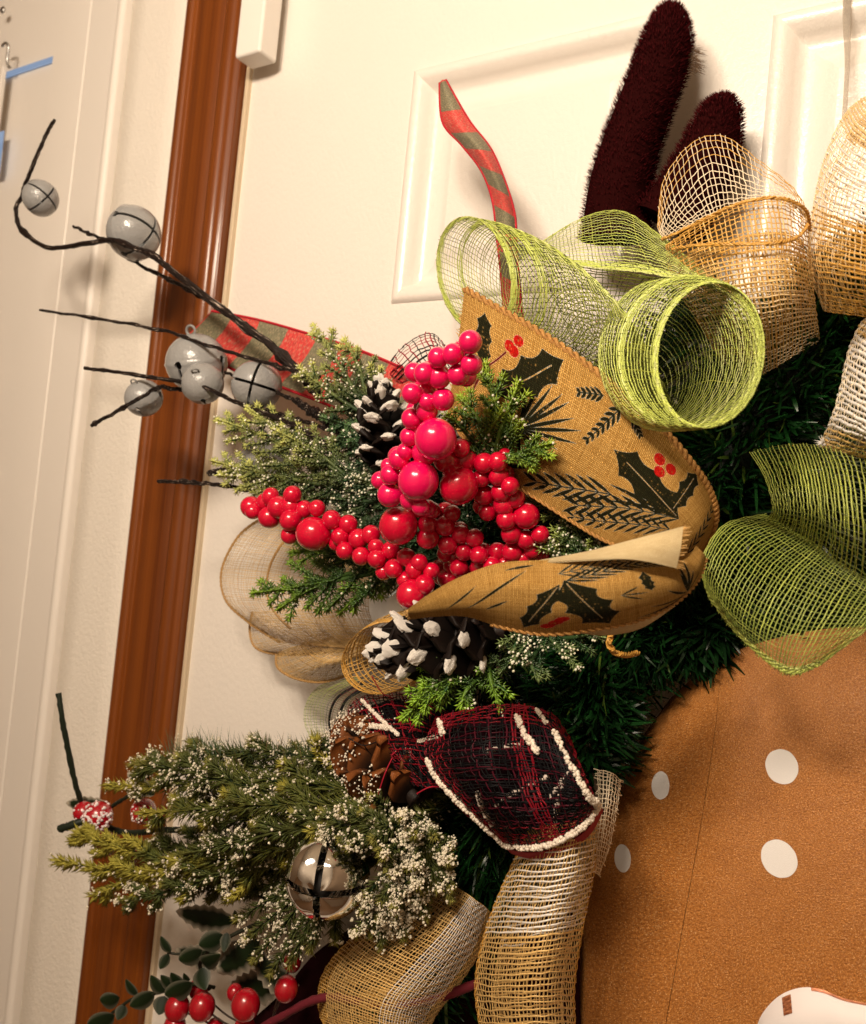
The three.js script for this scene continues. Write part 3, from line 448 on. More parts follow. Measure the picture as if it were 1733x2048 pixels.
{
  const back = meshThing('open gold mesh loop standing above the gold drape', 'mesh ribbon', 'mesh_loop', W(1450, 400, 0.08), 'gold and white deco mesh loops'), b0 = new MB();
  const fE1 = surf([[[1316, 455, 0.085], [1328, 360, 0.08], [1382, 288, 0.08], [1446, 272, 0.08], [1520, 322, 0.085], [1592, 382, 0.09], [1624, 450, 0.09]], [[1322, 470, 0.10], [1355, 415, 0.105], [1425, 350, 0.105], [1505, 370, 0.11], [1575, 394, 0.11], [1610, 430, 0.11]], [[1335, 480, 0.12], [1385, 446, 0.13], [1440, 422, 0.13], [1505, 404, 0.135], [1560, 398, 0.135], [1602, 418, 0.13]]]);
  weave(b0, fE1, goldOpts({ na: 12, nb: 40, wa: 0.0008, wb: 0.0005, segA: 60, segB: 24, seed: 31, ca: (t, r) => shade(t < 0.3 ? GOLD : CREAM, r), cb: (t, r) => shade(CREAM, r) })); part(back, 'mesh', b0.geo(), M.thread);
  const fE2 = surf([[[1332, 492, 0.12], [1400, 446, 0.135], [1480, 409, 0.14], [1560, 398, 0.14], [1614, 432, 0.12]], [[1345, 560, 0.12], [1420, 530, 0.15], [1500, 510, 0.158], [1575, 508, 0.155], [1624, 530, 0.125]], [[1400, 650, 0.10], [1460, 640, 0.13], [1530, 630, 0.145], [1590, 620, 0.14], [1632, 620, 0.11]], [[1470, 770, 0.06], [1500, 760, 0.08], [1540, 740, 0.09], [1590, 710, 0.09], [1640, 680, 0.08]]]);
  const e2 = meshThing('gold and cream mesh drape with two cord edges behind lime tube', 'mesh ribbon', 'mesh_loop', fE2(0.5, 0.5), 'gold and white deco mesh loops'), b1 = new MB();
  weave(b1, fE2, goldOpts({ na: 36, nb: 34, wa: 0.0011, wb: 0.0008, segA: 60, segB: 60, seed: 32, ca: (t, r) => shade(t < 0.32 ? GOLD : mixc(GOLD2, CREAM, clamp((t - 0.4) * 2)), r), cb: (t, r) => shade(mixc(GOLD, GOLD2, r()), r) })); part(e2, 'mesh', b1.geo(), M.thread);
  const inn = surf([[[1350, 520, 0.10], [1420, 490, 0.115], [1500, 470, 0.12], [1570, 465, 0.12], [1605, 480, 0.11]], [[1380, 600, 0.09], [1440, 590, 0.12], [1510, 580, 0.125], [1570, 570, 0.12], [1615, 570, 0.10]], [[1440, 720, 0.06], [1490, 720, 0.08], [1530, 710, 0.085], [1580, 690, 0.08], [1625, 660, 0.07]]]), b2 = new MB();
  weave(b2, inn, goldOpts({ na: 26, nb: 26, wa: 0.0012, wb: 0.0008, segA: 40, segB: 40, seed: 33, ca: (t, r) => shade(t < 0.5 ? GOLD2 : CREAM, r) })); part(e2, 'inner_mesh', b2.geo(), M.thread);
  const cords = new MB(); for (const pts of [[[1325, 478, 0.13], [1345, 470, 0.14], [1400, 443, 0.145], [1480, 406, 0.15], [1560, 396, 0.15], [1612, 420, 0.135], [1620, 460, 0.12]], [[1345, 498, 0.13], [1400, 490, 0.155], [1470, 488, 0.165], [1550, 486, 0.165], [1595, 474, 0.15], [1616, 450, 0.13]]]) { const cu = curve(pts), r = rng(4); for (let q = 0; q < 3; q++) { const P = sample((t) => cu(t).add(V(Math.cos(t * 90 + q * 2.1), Math.sin(t * 90 + q * 2.1), Math.cos(t * 70 + q)).multiplyScalar(0.0006)), 90); cords.tube(P, 0.00055, 5, shade(GOLD, r)); } }
  part(e2, 'edge_cord', cords.geo(), M.thread);
  // big loop at the top right
  const fF = surf([[[1800, 180, 0.08], [1735, 192, 0.085], [1688, 232, 0.09], [1648, 320, 0.09], [1624, 430, 0.09], [1618, 530, 0.09], [1648, 622, 0.08]], [[1810, 190, 0.13], [1750, 212, 0.135], [1705, 262, 0.14], [1668, 345, 0.142], [1646, 440, 0.142], [1640, 535, 0.14], [1668, 625, 0.12]], [[1830, 205, 0.165], [1785, 235, 0.172], [1745, 290, 0.178], [1712, 370, 0.18], [1695, 455, 0.18], [1692, 545, 0.175], [1710, 630, 0.15]], [[1890, 230, 0.18], [1855, 265, 0.19], [1825, 325, 0.195], [1800, 400, 0.20], [1785, 480, 0.20], [1785, 565, 0.195], [1800, 640, 0.16]]]);
  const ff = meshThing('tall gold mesh loop with white stripe at upper right edge', 'mesh ribbon', 'mesh_loop', fF(0.5, 0.5), 'gold and white deco mesh loops'), bf = new MB();
  const stripe = (t) => t > 0.36 && t < 0.63;
  weave(bf, fF, goldOpts({ na: 28, nb: 54, wa: 0.0006, wb: 0.001, segA: 70, segB: 30, seed: 35, ca: (t, r) => shade(mixc(GOLD2, CREAM, r() * 0.5), r), cb: (t, r) => shade(stripe(t) ? WHITE : t < 0.36 ? GOLD2 : GOLD, r, 0.3) })); part(ff, 'mesh', bf.geo(), M.thread);
  const fF2 = surf([[[1790, 215, 0.07], [1740, 225, 0.07], [1700, 265, 0.075], [1665, 340, 0.08], [1642, 440, 0.08], [1638, 530, 0.08], [1660, 615, 0.07]], [[1840, 240, 0.12], [1800, 270, 0.125], [1765, 320, 0.13], [1735, 390, 0.135], [1720, 470, 0.135], [1715, 550, 0.13], [1730, 625, 0.11]], [[1890, 260, 0.14], [1860, 295, 0.15], [1830, 350, 0.155], [1805, 420, 0.16], [1795, 500, 0.16], [1790, 575, 0.155], [1800, 640, 0.13]]]), bf2 = new MB();
  weave(bf2, fF2, goldOpts({ na: 18, nb: 40, wa: 0.0008, wb: 0.0011, segA: 60, segB: 24, seed: 36, cb: (t, r) => shade(stripe(t) ? WHITE : GOLD, r, 0.3) })); part(ff, 'inner_mesh', bf2.geo(), M.thread);
  // white striped loop at the right
  const fG = surf([[[1790, 590, 0.09], [1728, 640, 0.095], [1698, 700, 0.095], [1682, 770, 0.095], [1662, 840, 0.095], [1638, 890, 0.085]], [[1800, 600, 0.13], [1750, 655, 0.14], [1722, 715, 0.145], [1706, 785, 0.145], [1692, 850, 0.14], [1668, 900, 0.11]], [[1830, 620, 0.16], [1800, 680, 0.17], [1775, 745, 0.175], [1760, 815, 0.175], [1748, 875, 0.165], [1730, 915, 0.13]], [[1890, 640, 0.17], [1870, 710, 0.185], [1850, 780, 0.19], [1838, 850, 0.19], [1825, 900, 0.175], [1800, 925, 0.14]]]);
  const gg = meshThing('white striped mesh loop at right edge beside dark needles', 'mesh ribbon', 'mesh_loop', fG(0.5, 0.5), 'gold and white deco mesh loops'), bg = new MB();
  weave(bg, fG, goldOpts({ na: 24, nb: 30, wa: 0.0007, wb: 0.0019, segA: 60, segB: 30, seed: 37, ca: (t, r) => shade(CREAM, r), cb: (t, r) => shade(t > 0.3 && t < 0.86 ? WHITE : GOLD2, r, 0.2) })); part(gg, 'mesh', bg.geo(), M.thread);
  const fr = new MB(), rk = rng(3); for (let k = 0; k < 40; k++) { const p = W(1648, 886, 0.10); fr.spike(p, toward(-0.9 + rk() * 0.8, rk() * 0.9 - 0.4, rk() * 0.6), 0.003 + 0.004 * rk(), 0.0003, WHITE, WHITE); } part(gg, 'frayed_end', fr.geo(), M.thread);
  // pale jute loops at the left, seen against the door
  const jute = (o) => ({ amp: 0.0002, th: 0.0003, jit: 0.6, over: 0.0006, ca: (t, r) => shade([0.60, 0.38, 0.14], r, 0.4), cb: (t, r) => shade([0.66, 0.46, 0.2], r, 0.4), ...o });
  const petals = [
    ['pale jute mesh petal with brown edge, uppermost left of the berries', [[[530, 1032, 0.06], [478, 1072, 0.06], [444, 1140, 0.06], [452, 1200, 0.06], [500, 1246, 0.06], [560, 1285, 0.06]], [[590, 1042, 0.085], [540, 1085, 0.09], [512, 1145, 0.09], [516, 1205, 0.09], [560, 1255, 0.085], [620, 1290, 0.08]], [[680, 1070, 0.08], [640, 1110, 0.085], [618, 1160, 0.085], [622, 1215, 0.085], [655, 1262, 0.08], [700, 1295, 0.075]], [[780, 1110, 0.06], [750, 1150, 0.06], [738, 1190, 0.06], [740, 1230, 0.06], [760, 1270, 0.06], [790, 1290, 0.06]]], 42, 64],
    ['pale jute mesh petal, middle one left of the berries', [[[505, 1225, 0.04], [500, 1262, 0.045], [512, 1295, 0.05], [555, 1308, 0.05], [620, 1308, 0.05], [700, 1300, 0.05]], [[570, 1220, 0.065], [570, 1255, 0.07], [590, 1282, 0.07], [630, 1292, 0.07], [680, 1290, 0.065], [740, 1285, 0.06]], [[680, 1220, 0.06], [690, 1240, 0.06], [700, 1260, 0.06], [720, 1270, 0.06], [750, 1275, 0.06], [790, 1275, 0.05]]], 30, 44],
    ['brown jute mesh petal, lowest left of the pinecone', [[[553, 1306, 0.05], [556, 1335, 0.06], [590, 1356, 0.065], [640, 1364, 0.065], [690, 1352, 0.06], [735, 1330, 0.055]], [[600, 1290, 0.075], [620, 1312, 0.085], [650, 1325, 0.085], [685, 1322, 0.08], [715, 1312, 0.075], [750, 1300, 0.065]], [[680, 1270, 0.06], [700, 1280, 0.065], [720, 1285, 0.065], [740, 1285, 0.065], [760, 1282, 0.06], [790, 1275, 0.055]]], 34, 44],
  ];
  petals.forEach(([label, rows, na, nb], k) => {
    const f = surf(rows), o = meshThing(label, 'mesh ribbon', 'jute_loop', f(0.5, 0.5), 'jute mesh loops left of the berries'), b = new MB();
    weave(b, f, jute({ na: Math.round(na * 1.25), nb: Math.round(nb * 1.2), wa: 0.00042 + 0.0003 * (k === 2), wb: 0.0004 + 0.0002 * (k === 2), segA: 60, segB: 36, seed: 50 + k, ca: (t, r) => (Math.abs((t * 7) % 1 - 0.5) < 0.09 ? [0.36, 0.19, 0.05] : shade([0.60, 0.38, 0.14], r, 0.4)) })); part(o, 'mesh', b.geo(), M.thread);
    const e = new MB(), cu = (t) => f(t, 0.002); for (let q = 0; q < 2; q++) e.tube(sample((t) => cu(t).add(V(Math.cos(t * 120 + q * 3.1), Math.sin(t * 120 + q * 3.1), 0).multiplyScalar(0.0006)), 110), 0.0009, 5, [0.4, 0.23, 0.08]); part(o, 'edge_cord', e.geo(), M.thread);
    if (!k) { const e2 = new MB(), c2 = (t) => f(t, 0.42); for (let q = 0; q < 2; q++) e2.tube(sample((t) => c2(t * 0.8).add(V(Math.cos(t * 120 + q * 3.1), Math.sin(t * 120 + q * 3.1), 0).multiplyScalar(0.0005)), 90), 0.0008, 5, [0.4, 0.23, 0.08]); part(o, 'edge_cord', e2.geo(), M.thread); }
  });
  const fI = surf([ring(768, 1316, 86, 70, -22, 0.125, 0.012, 0), ring(806, 1300, 92, 76, -22, 0.11, 0.012, 0), ring(860, 1285, 80, 62, -22, 0.075, 0.01, 0), ring(930, 1260, 60, 50, -22, 0.06, 0, 0)], true);
  const ir = meshThing('gold jute mesh roll with open end under the burlap tip', 'mesh ribbon', 'jute_loop', fI(0.5, 0.5), 'jute mesh loops left of the berries'), bi = new MB();
  weave(bi, fI, jute({ na: 24, nb: 60, wa: 0.0014, wb: 0.0009, segA: 70, segB: 28, seed: 58, ca: (t, r) => shade(GOLD, r, 0.4), cb: (t, r) => shade(GOLD2, r, 0.4) })); part(ir, 'mesh', bi.geo(), M.thread);
  // bottom tubes
  const fJ = surf([[[1062, 1650, 0.10], [1010, 1760, 0.10], [968, 1870, 0.10], [950, 1980, 0.10], [972, 2110, 0.10]], [[1085, 1650, 0.135], [1038, 1760, 0.14], [1000, 1870, 0.145], [985, 1985, 0.145], [1005, 2110, 0.14]], [[1130, 1650, 0.155], [1100, 1760, 0.162], [1068, 1870, 0.168], [1050, 1985, 0.168], [1062, 2110, 0.16]], [[1172, 1640, 0.145], [1158, 1750, 0.15], [1132, 1860, 0.155], [1115, 1980, 0.155], [1122, 2110, 0.15]], [[1200, 1630, 0.10], [1190, 1740, 0.10], [1168, 1850, 0.10], [1150, 1980, 0.10], [1156, 2110, 0.10]]]);
  const jj = meshThing('white and gold striped mesh tube hanging beside the kraft body', 'mesh ribbon', 'mesh_loop', fJ(0.5, 0.5), 'gold and white deco mesh loops'), bj = new MB();
  const jc = (t, r) => shade(t > 0.12 && t < 0.5 ? WHITE : GOLD2, r, 0.25);
  weave(bj, fJ, goldOpts({ na: 34, nb: 44, wa: 0.0006, wb: 0.00105, segA: 90, segB: 36, seed: 41, ca: (t, r) => shade(t < 0.06 || t > 0.94 ? GOLD : GOLD2, r), cb: jc })); part(jj, 'mesh', bj.geo(), M.thread);
  const bj2 = new MB(), fJ2 = surf([[[1080, 1660, 0.08], [1035, 1780, 0.08], [1000, 1900, 0.08], [985, 2000, 0.08], [1000, 2110, 0.08]], [[1130, 1665, 0.11], [1095, 1780, 0.12], [1065, 1890, 0.125], [1050, 1995, 0.125], [1060, 2110, 0.12]], [[1185, 1660, 0.085], [1165, 1770, 0.085], [1145, 1880, 0.085], [1125, 1990, 0.085], [1135, 2110, 0.085]]]);
  weave(bj2, fJ2, goldOpts({ na: 22, nb: 34, wa: 0.0007, wb: 0.0011, segA: 70, segB: 24, seed: 42, cb: jc })); part(jj, 'inner_mesh', bj2.geo(), M.thread);
  const fJ3 = surf([[[1196, 1540, 0.10], [1196, 1610, 0.11], [1190, 1680, 0.11], [1182, 1745, 0.10]], [[1222, 1545, 0.10], [1216, 1610, 0.11], [1206, 1680, 0.105], [1190, 1745, 0.095]], [[1242, 1560, 0.09], [1234, 1620, 0.10], [1220, 1690, 0.095], [1198, 1750, 0.09]]]);
  const j3 = meshThing('frayed cream mesh flap between plaid ribbon and kraft body', 'mesh ribbon', 'mesh_flap', fJ3(0.5, 0.5)), b3 = new MB();
  weave(b3, fJ3, goldOpts({ na: 9, nb: 26, wa: 0.0008, wb: 0.0006, segA: 40, segB: 10, seed: 43, ca: (t, r) => shade(CREAM, r), cb: (t, r) => shade(CREAM, r), over: 0.002 })); part(j3, 'mesh', b3.geo(), M.thread);
  const fK = surf([[[885, 1752, 0.07], [800, 1810, 0.075], [705, 1875, 0.08], [645, 1950, 0.08], [640, 2030, 0.08], [680, 2100, 0.08]], [[905, 1768, 0.10], [830, 1835, 0.11], [745, 1905, 0.118], [690, 1975, 0.12], [690, 2050, 0.12], [725, 2110, 0.115]], [[940, 1792, 0.115], [885, 1865, 0.128], [815, 1940, 0.135], [765, 2005, 0.14], [760, 2070, 0.135], [790, 2120, 0.13]], [[968, 1812, 0.10], [935, 1890, 0.11], [880, 1965, 0.118], [835, 2025, 0.12], [825, 2085, 0.118], [850, 2130, 0.11]], [[982, 1825, 0.07], [962, 1900, 0.075], [915, 1975, 0.08], [870, 2035, 0.08], [850, 2095, 0.08], [870, 2140, 0.08]]]);
  const kk = meshThing('gold and white mesh tube curling down below the silver bell', 'mesh ribbon', 'mesh_loop', fK(0.5, 0.5), 'gold and white deco mesh loops'), bk = new MB();
  weave(bk, fK, goldOpts({ na: 52, nb: 64, wa: 0.00072, wb: 0.0006, segA: 80, segB: 40, seed: 45, ca: (t, r) => shade(t > 0.5 && t < 0.85 ? WHITE : t < 0.1 ? GOLD : GOLD2, r, 0.3), cb: (t, r) => shade(GOLD2, r, 0.4) })); part(kk, 'mesh', bk.geo(), M.thread);
  const bk2 = new MB(), fK2 = surf([[[890, 1765, 0.05], [810, 1825, 0.055], [715, 1890, 0.06], [660, 1960, 0.06], [655, 2040, 0.06]], [[935, 1800, 0.08], [875, 1870, 0.09], [800, 1945, 0.095], [750, 2010, 0.10], [745, 2080, 0.1]], [[970, 1825, 0.055], [945, 1900, 0.06], [890, 1975, 0.065], [845, 2035, 0.065], [830, 2100, 0.065]]]);
  weave(bk2, fK2, goldOpts({ na: 30, nb: 44, wa: 0.0008, wb: 0.0008, segA: 60, segB: 30, seed: 46 })); part(kk, 'inner_mesh', bk2.geo(), M.thread);
}
// black and red open meshes peeping out behind
{
  const f = surf([[[772, 740, 0.06], [800, 700, 0.062], [838, 672, 0.065], [868, 668, 0.065], [890, 690, 0.06]], [[790, 755, 0.075], [822, 722, 0.08], [852, 702, 0.08], [878, 700, 0.08], [900, 718, 0.07]], [[830, 780, 0.06], [858, 760, 0.065], [880, 745, 0.065], [905, 740, 0.06], [920, 750, 0.06]]]);
  const o = meshThing('small black and red plaid mesh behind the upright berries', 'mesh ribbon', 'plaid_mesh', f(0.5, 0.5)), b = new MB();
  weave(b, f, { na: 11, nb: 13, wa: 0.0015, wb: 0.0009, segA: 40, segB: 16, seed: 61, jit: 0.3, over: 0.0018, amp: 0.0002, ca: (t, r) => (t < 0.12 || Math.abs(t - 0.5) < 0.1 ? [0.008, 0.008, 0.01] : [0.25, 0.006, 0.02]), cb: (t, r) => (r() < 0.5 ? [0.32, 0.01, 0.03] : [0.01, 0.01, 0.012]) }); part(o, 'mesh', b.geo(), M.threadDark);
  const f2 = surf([[[705, 1350, 0.05], [640, 1372, 0.05], [612, 1410, 0.055], [612, 1455, 0.055], [640, 1500, 0.05]], [[720, 1360, 0.07], [668, 1385, 0.075], [648, 1415, 0.075], [648, 1455, 0.07], [665, 1500, 0.065]], [[735, 1380, 0.07], [705, 1400, 0.08], [690, 1430, 0.08], [680, 1465, 0.075], [690, 1505, 0.065]]]);
  const o2 = meshThing('thin lime and black mesh behind the brown pinecone', 'mesh ribbon', 'plaid_mesh', f2(0.5, 0.5)), b2 = new MB();
  weave(b2, f2, { na: 15, nb: 30, wa: 0.0004, wb: 0.0003, segA: 50, segB: 20, seed: 62, jit: 0.3, over: 0.001, amp: 0.0002, ca: (t, r) => (t > 0.55 ? (r() < 0.6 ? [0.01, 0.01, 0.012] : [0.2, 0.02, 0.02]) : shade([0.42, 0.5, 0.12], r)), cb: (t, r) => shade([0.12, 0.15, 0.06], r) }); part(o2, 'mesh', b2.geo(), M.threadDark);
  const bl = new MB(); for (const v of [0.66, 0.85]) { const P = [], N = []; for (let k = 0; k <= 40; k++) { P.push(f2(k / 40, v)); N.push(normalAt(f2, k / 40, v)); } bl.strand(P, N, 0.0028, 0.0006, [0.008, 0.008, 0.01]); } part(o2, 'black_band', bl.geo(), M.threadDark);
}

// ---------- printed burlap ribbon ----------
const burlapTails = {};
{
  const fL = surf([
    [[930, 578, 0.150], [1000, 618, 0.150], [1080, 664, 0.150], [1165, 722, 0.148], [1245, 786, 0.145], [1320, 852, 0.142], [1382, 925, 0.138], [1420, 985, 0.130], [1430, 1040, 0.120], [1405, 1105, 0.105]],
    [[920, 665, 0.152], [985, 715, 0.160], [1060, 770, 0.162], [1140, 822, 0.160], [1215, 872, 0.158], [1285, 926, 0.155], [1345, 980, 0.152], [1388, 1025, 0.146], [1405, 1070, 0.135], [1385, 1125, 0.115]],
    [[908, 750, 0.150], [965, 808, 0.158], [1035, 865, 0.160], [1105, 912, 0.158], [1175, 957, 0.157], [1240, 1000, 0.156], [1300, 1040, 0.154], [1345, 1072, 0.150], [1368, 1104, 0.14], [1360, 1145, 0.12]],
    [[896, 832, 0.140], [945, 898, 0.145], [1005, 952, 0.147], [1072, 996, 0.147], [1140, 1040, 0.147], [1200, 1076, 0.147], [1255, 1100, 0.146], [1300, 1118, 0.144], [1330, 1138, 0.138], [1335, 1160, 0.12]],
  ]);
  const fM = surf([
    [[816, 1219, 0.250], [860, 1188, 0.250], [920, 1155, 0.246], [1000, 1127, 0.240], [1090, 1121, 0.232], [1180, 1118, 0.224], [1260, 1118, 0.215], [1330, 1130, 0.204], [1372, 1118, 0.190], [1392, 1092, 0.170]],
    [[818, 1224, 0.250], [868, 1205, 0.252], [930, 1185, 0.252], [1005, 1170, 0.250], [1092, 1172, 0.244], [1185, 1170, 0.236], [1270, 1165, 0.226], [1340, 1160, 0.210], [1388, 1138, 0.192], [1405, 1105, 0.170]],
    [[820, 1230, 0.248], [872, 1222, 0.249], [935, 1214, 0.249], [1005, 1214, 0.247], [1092, 1222, 0.242], [1188, 1218, 0.234], [1275, 1206, 0.222], [1348, 1186, 0.206], [1394, 1150, 0.188], [1410, 1112, 0.168]],
    [[822, 1238, 0.244], [875, 1232, 0.242], [935, 1233, 0.240], [1005, 1254, 0.236], [1092, 1268, 0.23], [1190, 1258, 0.222], [1278, 1240, 0.21], [1350, 1206, 0.196], [1396, 1160, 0.18], [1412, 1118, 0.165]],
  ]);
  burlapTails.L = fL; burlapTails.M = fM;
  const burlap = (draw) => {
    const w = 1024, h = 384, cv = document.createElement('canvas'); cv.width = w; cv.height = h; const x = cv.getContext('2d'); x.fillStyle = '#fff'; x.fillRect(0, 0, w, h); draw(x, w, h);
    const d = x.getImageData(0, 0, w, h).data, r = rng(9); const warp = Array.from({ length: w }, () => r()), weft = Array.from({ length: h }, () => r());
    return tex(w, h, (u, v, X, Y) => {
      const row = h - 1 - Y, k = (row * w + X) * 4, R = d[k] / 255, G = d[k + 1] / 255, Bc = d[k + 2] / 255;
      const q = 5, cx = Math.floor(X / q), cy = Math.floor(Y / q), over = (cx + cy) % 2, th = over ? weft[cy] : warp[cx], slub = 0.5 + 0.5 * noise(over ? X * 0.03 : cx * 1.7, over ? cy * 1.7 : Y * 0.03, 2), ex = Math.abs((X % q) / q - 0.4), ey = Math.abs((Y % q) / q - 0.4), gap = 1 - 0.75 * smooth(0.15, 0.5, over ? ey : ex);
      const base = mulc(mixc([0.38, 0.185, 0.035], [0.80, 0.48, 0.145], clamp(0.2 + 0.5 * th + 0.7 * (slub - 0.5))), gap);
      if (R > 0.9 && G > 0.9) return base;
      const ink = [R ** 2.2, G ** 2.2, Bc ** 2.2]; return mixc(base, mulc(ink, 0.7 + 0.5 * th), clamp(0.97 - 0.45 * smooth(0.66, 0.86, slub)));
    }, true);
  };
  const GREEN = '#0c1a12', RED = '#b00c14';
  const needle = (x, a, b, c, d, w) => { const L = Math.hypot(c - a, d - b), nx = -(d - b) / L, ny = (c - a) / L; x.beginPath(); x.moveTo(a, b); x.quadraticCurveTo((a + c) / 2 + nx * w, (b + d) / 2 + ny * w, c, d); x.quadraticCurveTo((a + c) / 2 - nx * w, (b + d) / 2 - ny * w, a, b); x.fill(); };
  const holly = (x, a, b, c, d, w, vein = true) => { x.fillStyle = GREEN; const L = Math.hypot(c - a, d - b), tx = (c - a) / L, ty = (d - b) / L, nx = -ty, ny = tx, pt = (t, s) => [a + tx * t * L + nx * s * w, b + ty * t * L + ny * s * w]; x.beginPath(); x.moveTo(...pt(0, 0)); const lobes = 3; for (const sg of [1, -1]) { for (let k = 0; k < lobes; k++) { const k1 = sg > 0 ? k : lobes - 1 - k, ta = sg > 0 ? (k1 + 1) / (lobes + 0.6) : k1 / (lobes + 0.6), tm = (k1 + 0.5) / (lobes + 0.6); const tip = sg > 0 ? ta : ta; x.quadraticCurveTo(...pt(tm, sg * 0.35), ...(k1 === lobes - 1 && sg > 0 ? pt(0.82, sg * 0.8) : ta === 0 ? pt(0, 0) : pt(ta, sg * (0.75 + 0.25 * Math.sin(Math.PI * tm))))); } if (sg > 0) { x.quadraticCurveTo(...pt(0.88, 0.3), ...pt(1, 0)); x.quadraticCurveTo(...pt(0.88, -0.3), ...pt(0.82, -0.8)); } } x.fill(); if (vein) { x.strokeStyle = '#fff'; x.lineWidth = 2.6; x.beginPath(); x.moveTo(...pt(0.06, 0)); x.lineTo(...pt(0.84, 0)); x.stroke(); } };
  const pineTwig = (x, a, b, c, d, n, len, spread, w) => { x.fillStyle = GREEN; x.strokeStyle = GREEN; x.lineWidth = 3; x.beginPath(); x.moveTo(a, b); x.lineTo(c, d); x.stroke(); const L = Math.hypot(c - a, d - b), tx = (c - a) / L, ty = (d - b) / L; for (let k = 0; k < n; k++) { const t = k / (n - 1), px = lerp(a, c, t), py = lerp(b, d, t), ll = len * (1.1 - 0.5 * t); for (const s of [1, -1]) { const ca = Math.cos(spread * s), sa = Math.sin(spread * s), dx = tx * ca - ty * sa, dy = tx * sa + ty * ca; needle(x, px, py, px + dx * ll, py + dy * ll, w); } } };
  const fan = (x, a, b, list, w) => { x.fillStyle = GREEN; for (const [c, d] of list) needle(x, a, b, c, d, w); };
  const berries = (x, list, rx, ry) => { x.fillStyle = RED; for (const [a, b] of list) { x.beginPath(); x.ellipse(a, b, rx, ry, 0.3, 0, 7); x.fill(); } };
  const stem = (x, a, b, c, d, w, col) => { x.strokeStyle = col; x.lineWidth = w; x.lineCap = 'round'; x.beginPath(); x.moveTo(a, b); x.lineTo(c, d); x.stroke(); };
  /*PRINTS*/
  const sprigs = (x, a, b, c, d, n, len, w) => { pineTwig(x, a, b, c, d, n, len, 0.6, w); };
  const printL = burlap((x) => {
    berries(x, [[156, 305], [178, 326], [170, 300]], 14, 12); stem(x, 149, 287, 107, 228, 4, '#5a1013'); stem(x, 91, 186, 60, 64, 6, '#5a1013');
    holly(x, 89, 218, 76, 342, 26, false); holly(x, 130, 172, 298, 348, 46);
    fan(x, 228, 140, [[283, 284], [312, 280], [333, 273], [358, 246], [386, 228], [389, 193], [349, 151], [352, 114], [300, 100], [262, 60], [227, 240], [250, 280]], 10);
    sprigs(x, 412, 332, 356, 306, 5, 26, 8); sprigs(x, 462, 330, 412, 222, 7, 30, 9); sprigs(x, 500, 330, 530, 312, 4, 22, 7);
    holly(x, 768, 192, 486, 236, 56); holly(x, 724, 200, 716, 368, 34); berries(x, [[606, 297], [622, 270], [646, 300]], 17, 15);
    pineTwig(x, 765, 192, 465, 60, 9, 96, 0.42, 11); pineTwig(x, 540, 128, 330, 52, 7, 84, 0.42, 10); pineTwig(x, 770, 140, 466, 24, 10, 62, 0.5, 9);
    fan(x, 700, 178, [[560, 190], [520, 150], [540, 110]], 12); pineTwig(x, 930, 150, 860, 330, 6, 60, 0.5, 9);
    fan(x, 215, 40, [[290, 70], [280, 20], [150, 20], [160, 70]], 10);
  });
  const printM = burlap((x) => {
    holly(x, 489, 262, 398, 34, 34); holly(x, 500, 280, 606, 36, 66); pineTwig(x, 488, 306, 665, 366, 8, 56, 0.55, 7); pineTwig(x, 505, 276, 806, 384, 11, 74, 0.36, 9);
    holly(x, 712, 310, 728, 200, 22, false); berries(x, [[460, 58], [479, 74], [494, 88]], 19, 12);
    x.fillStyle = GREEN; for (const q of [[152, 136, 267, 279], [217, 108, 407, 322], [290, 110, 357, 166], [352, 326, 430, 350]]) needle(x, ...q, 12);
    fan(x, 850, 30, [[680, 30], [720, 84], [778, 176], [842, 284], [853, 372], [889, 384], [690, 8], [900, 250], [930, 150]], 13); fan(x, 640, 190, [[700, 150], [720, 190], [690, 230]], 9);
  });
  /*END*/
  const matL = phys({ specularIntensity: 0.15, map: printL, roughness: 0.85, bumpMap: rep(weaveBump, 13, 5), bumpScale: 0.0006 }), matM = phys({ specularIntensity: 0.15, map: printM, roughness: 0.85, bumpMap: rep(weaveBump, 13, 5), bumpScale: 0.0006 });
  const o = thing('burlap_ribbon', 'holly printed burlap ribbon with two tails right of the berries', 'ribbon', fL(0.95, 0.5));
  part(o, 'upper_tail', sheet(fL, 110, 30, 0.0006), matL);
  part(o, 'lower_tail', sheet(fM, 110, 30, 0.0006), matM);
  // turned-over flap showing the pale back
  const fN = surf([[[1070, 1123, 0.231], [1180, 1102, 0.228], [1280, 1076, 0.222], [1367, 1053, 0.214]], [[1070, 1125, 0.232], [1180, 1112, 0.23], [1275, 1098, 0.226], [1362, 1095, 0.216]], [[1075, 1127, 0.233], [1185, 1120, 0.232], [1270, 1120, 0.228], [1353, 1136, 0.214]]]);
  const back = std({ map: tex(512, 128, (u, v, X, Y) => { const t = clamp(0.5 + 0.3 * noise(X * 0.9, Y * 0.06) + 0.3 * noise(X * 0.05, Y * 0.9, 3) + 0.25 * noise(X * 0.02, Y * 0.05, 6)); return mixc([0.58, 0.42, 0.2], [0.8, 0.66, 0.38], t); }, true), roughness: 0.85, bumpMap: rep(weaveBump, 10, 3), bumpScale: 0.0003 });
  part(o, 'turned_flap', sheet(fN, 50, 14, 0.0006), back, { label: 'pale back of the ribbon turned over' });
  const fU = surf([[[1150, 1252, 0.205], [1210, 1250, 0.2], [1280, 1232, 0.19], [1350, 1195, 0.175]], [[1150, 1264, 0.19], [1212, 1270, 0.185], [1282, 1256, 0.175], [1350, 1212, 0.165]]]); part(o, 'under_fold', sheet(fU, 24, 6, 0.0006), back);
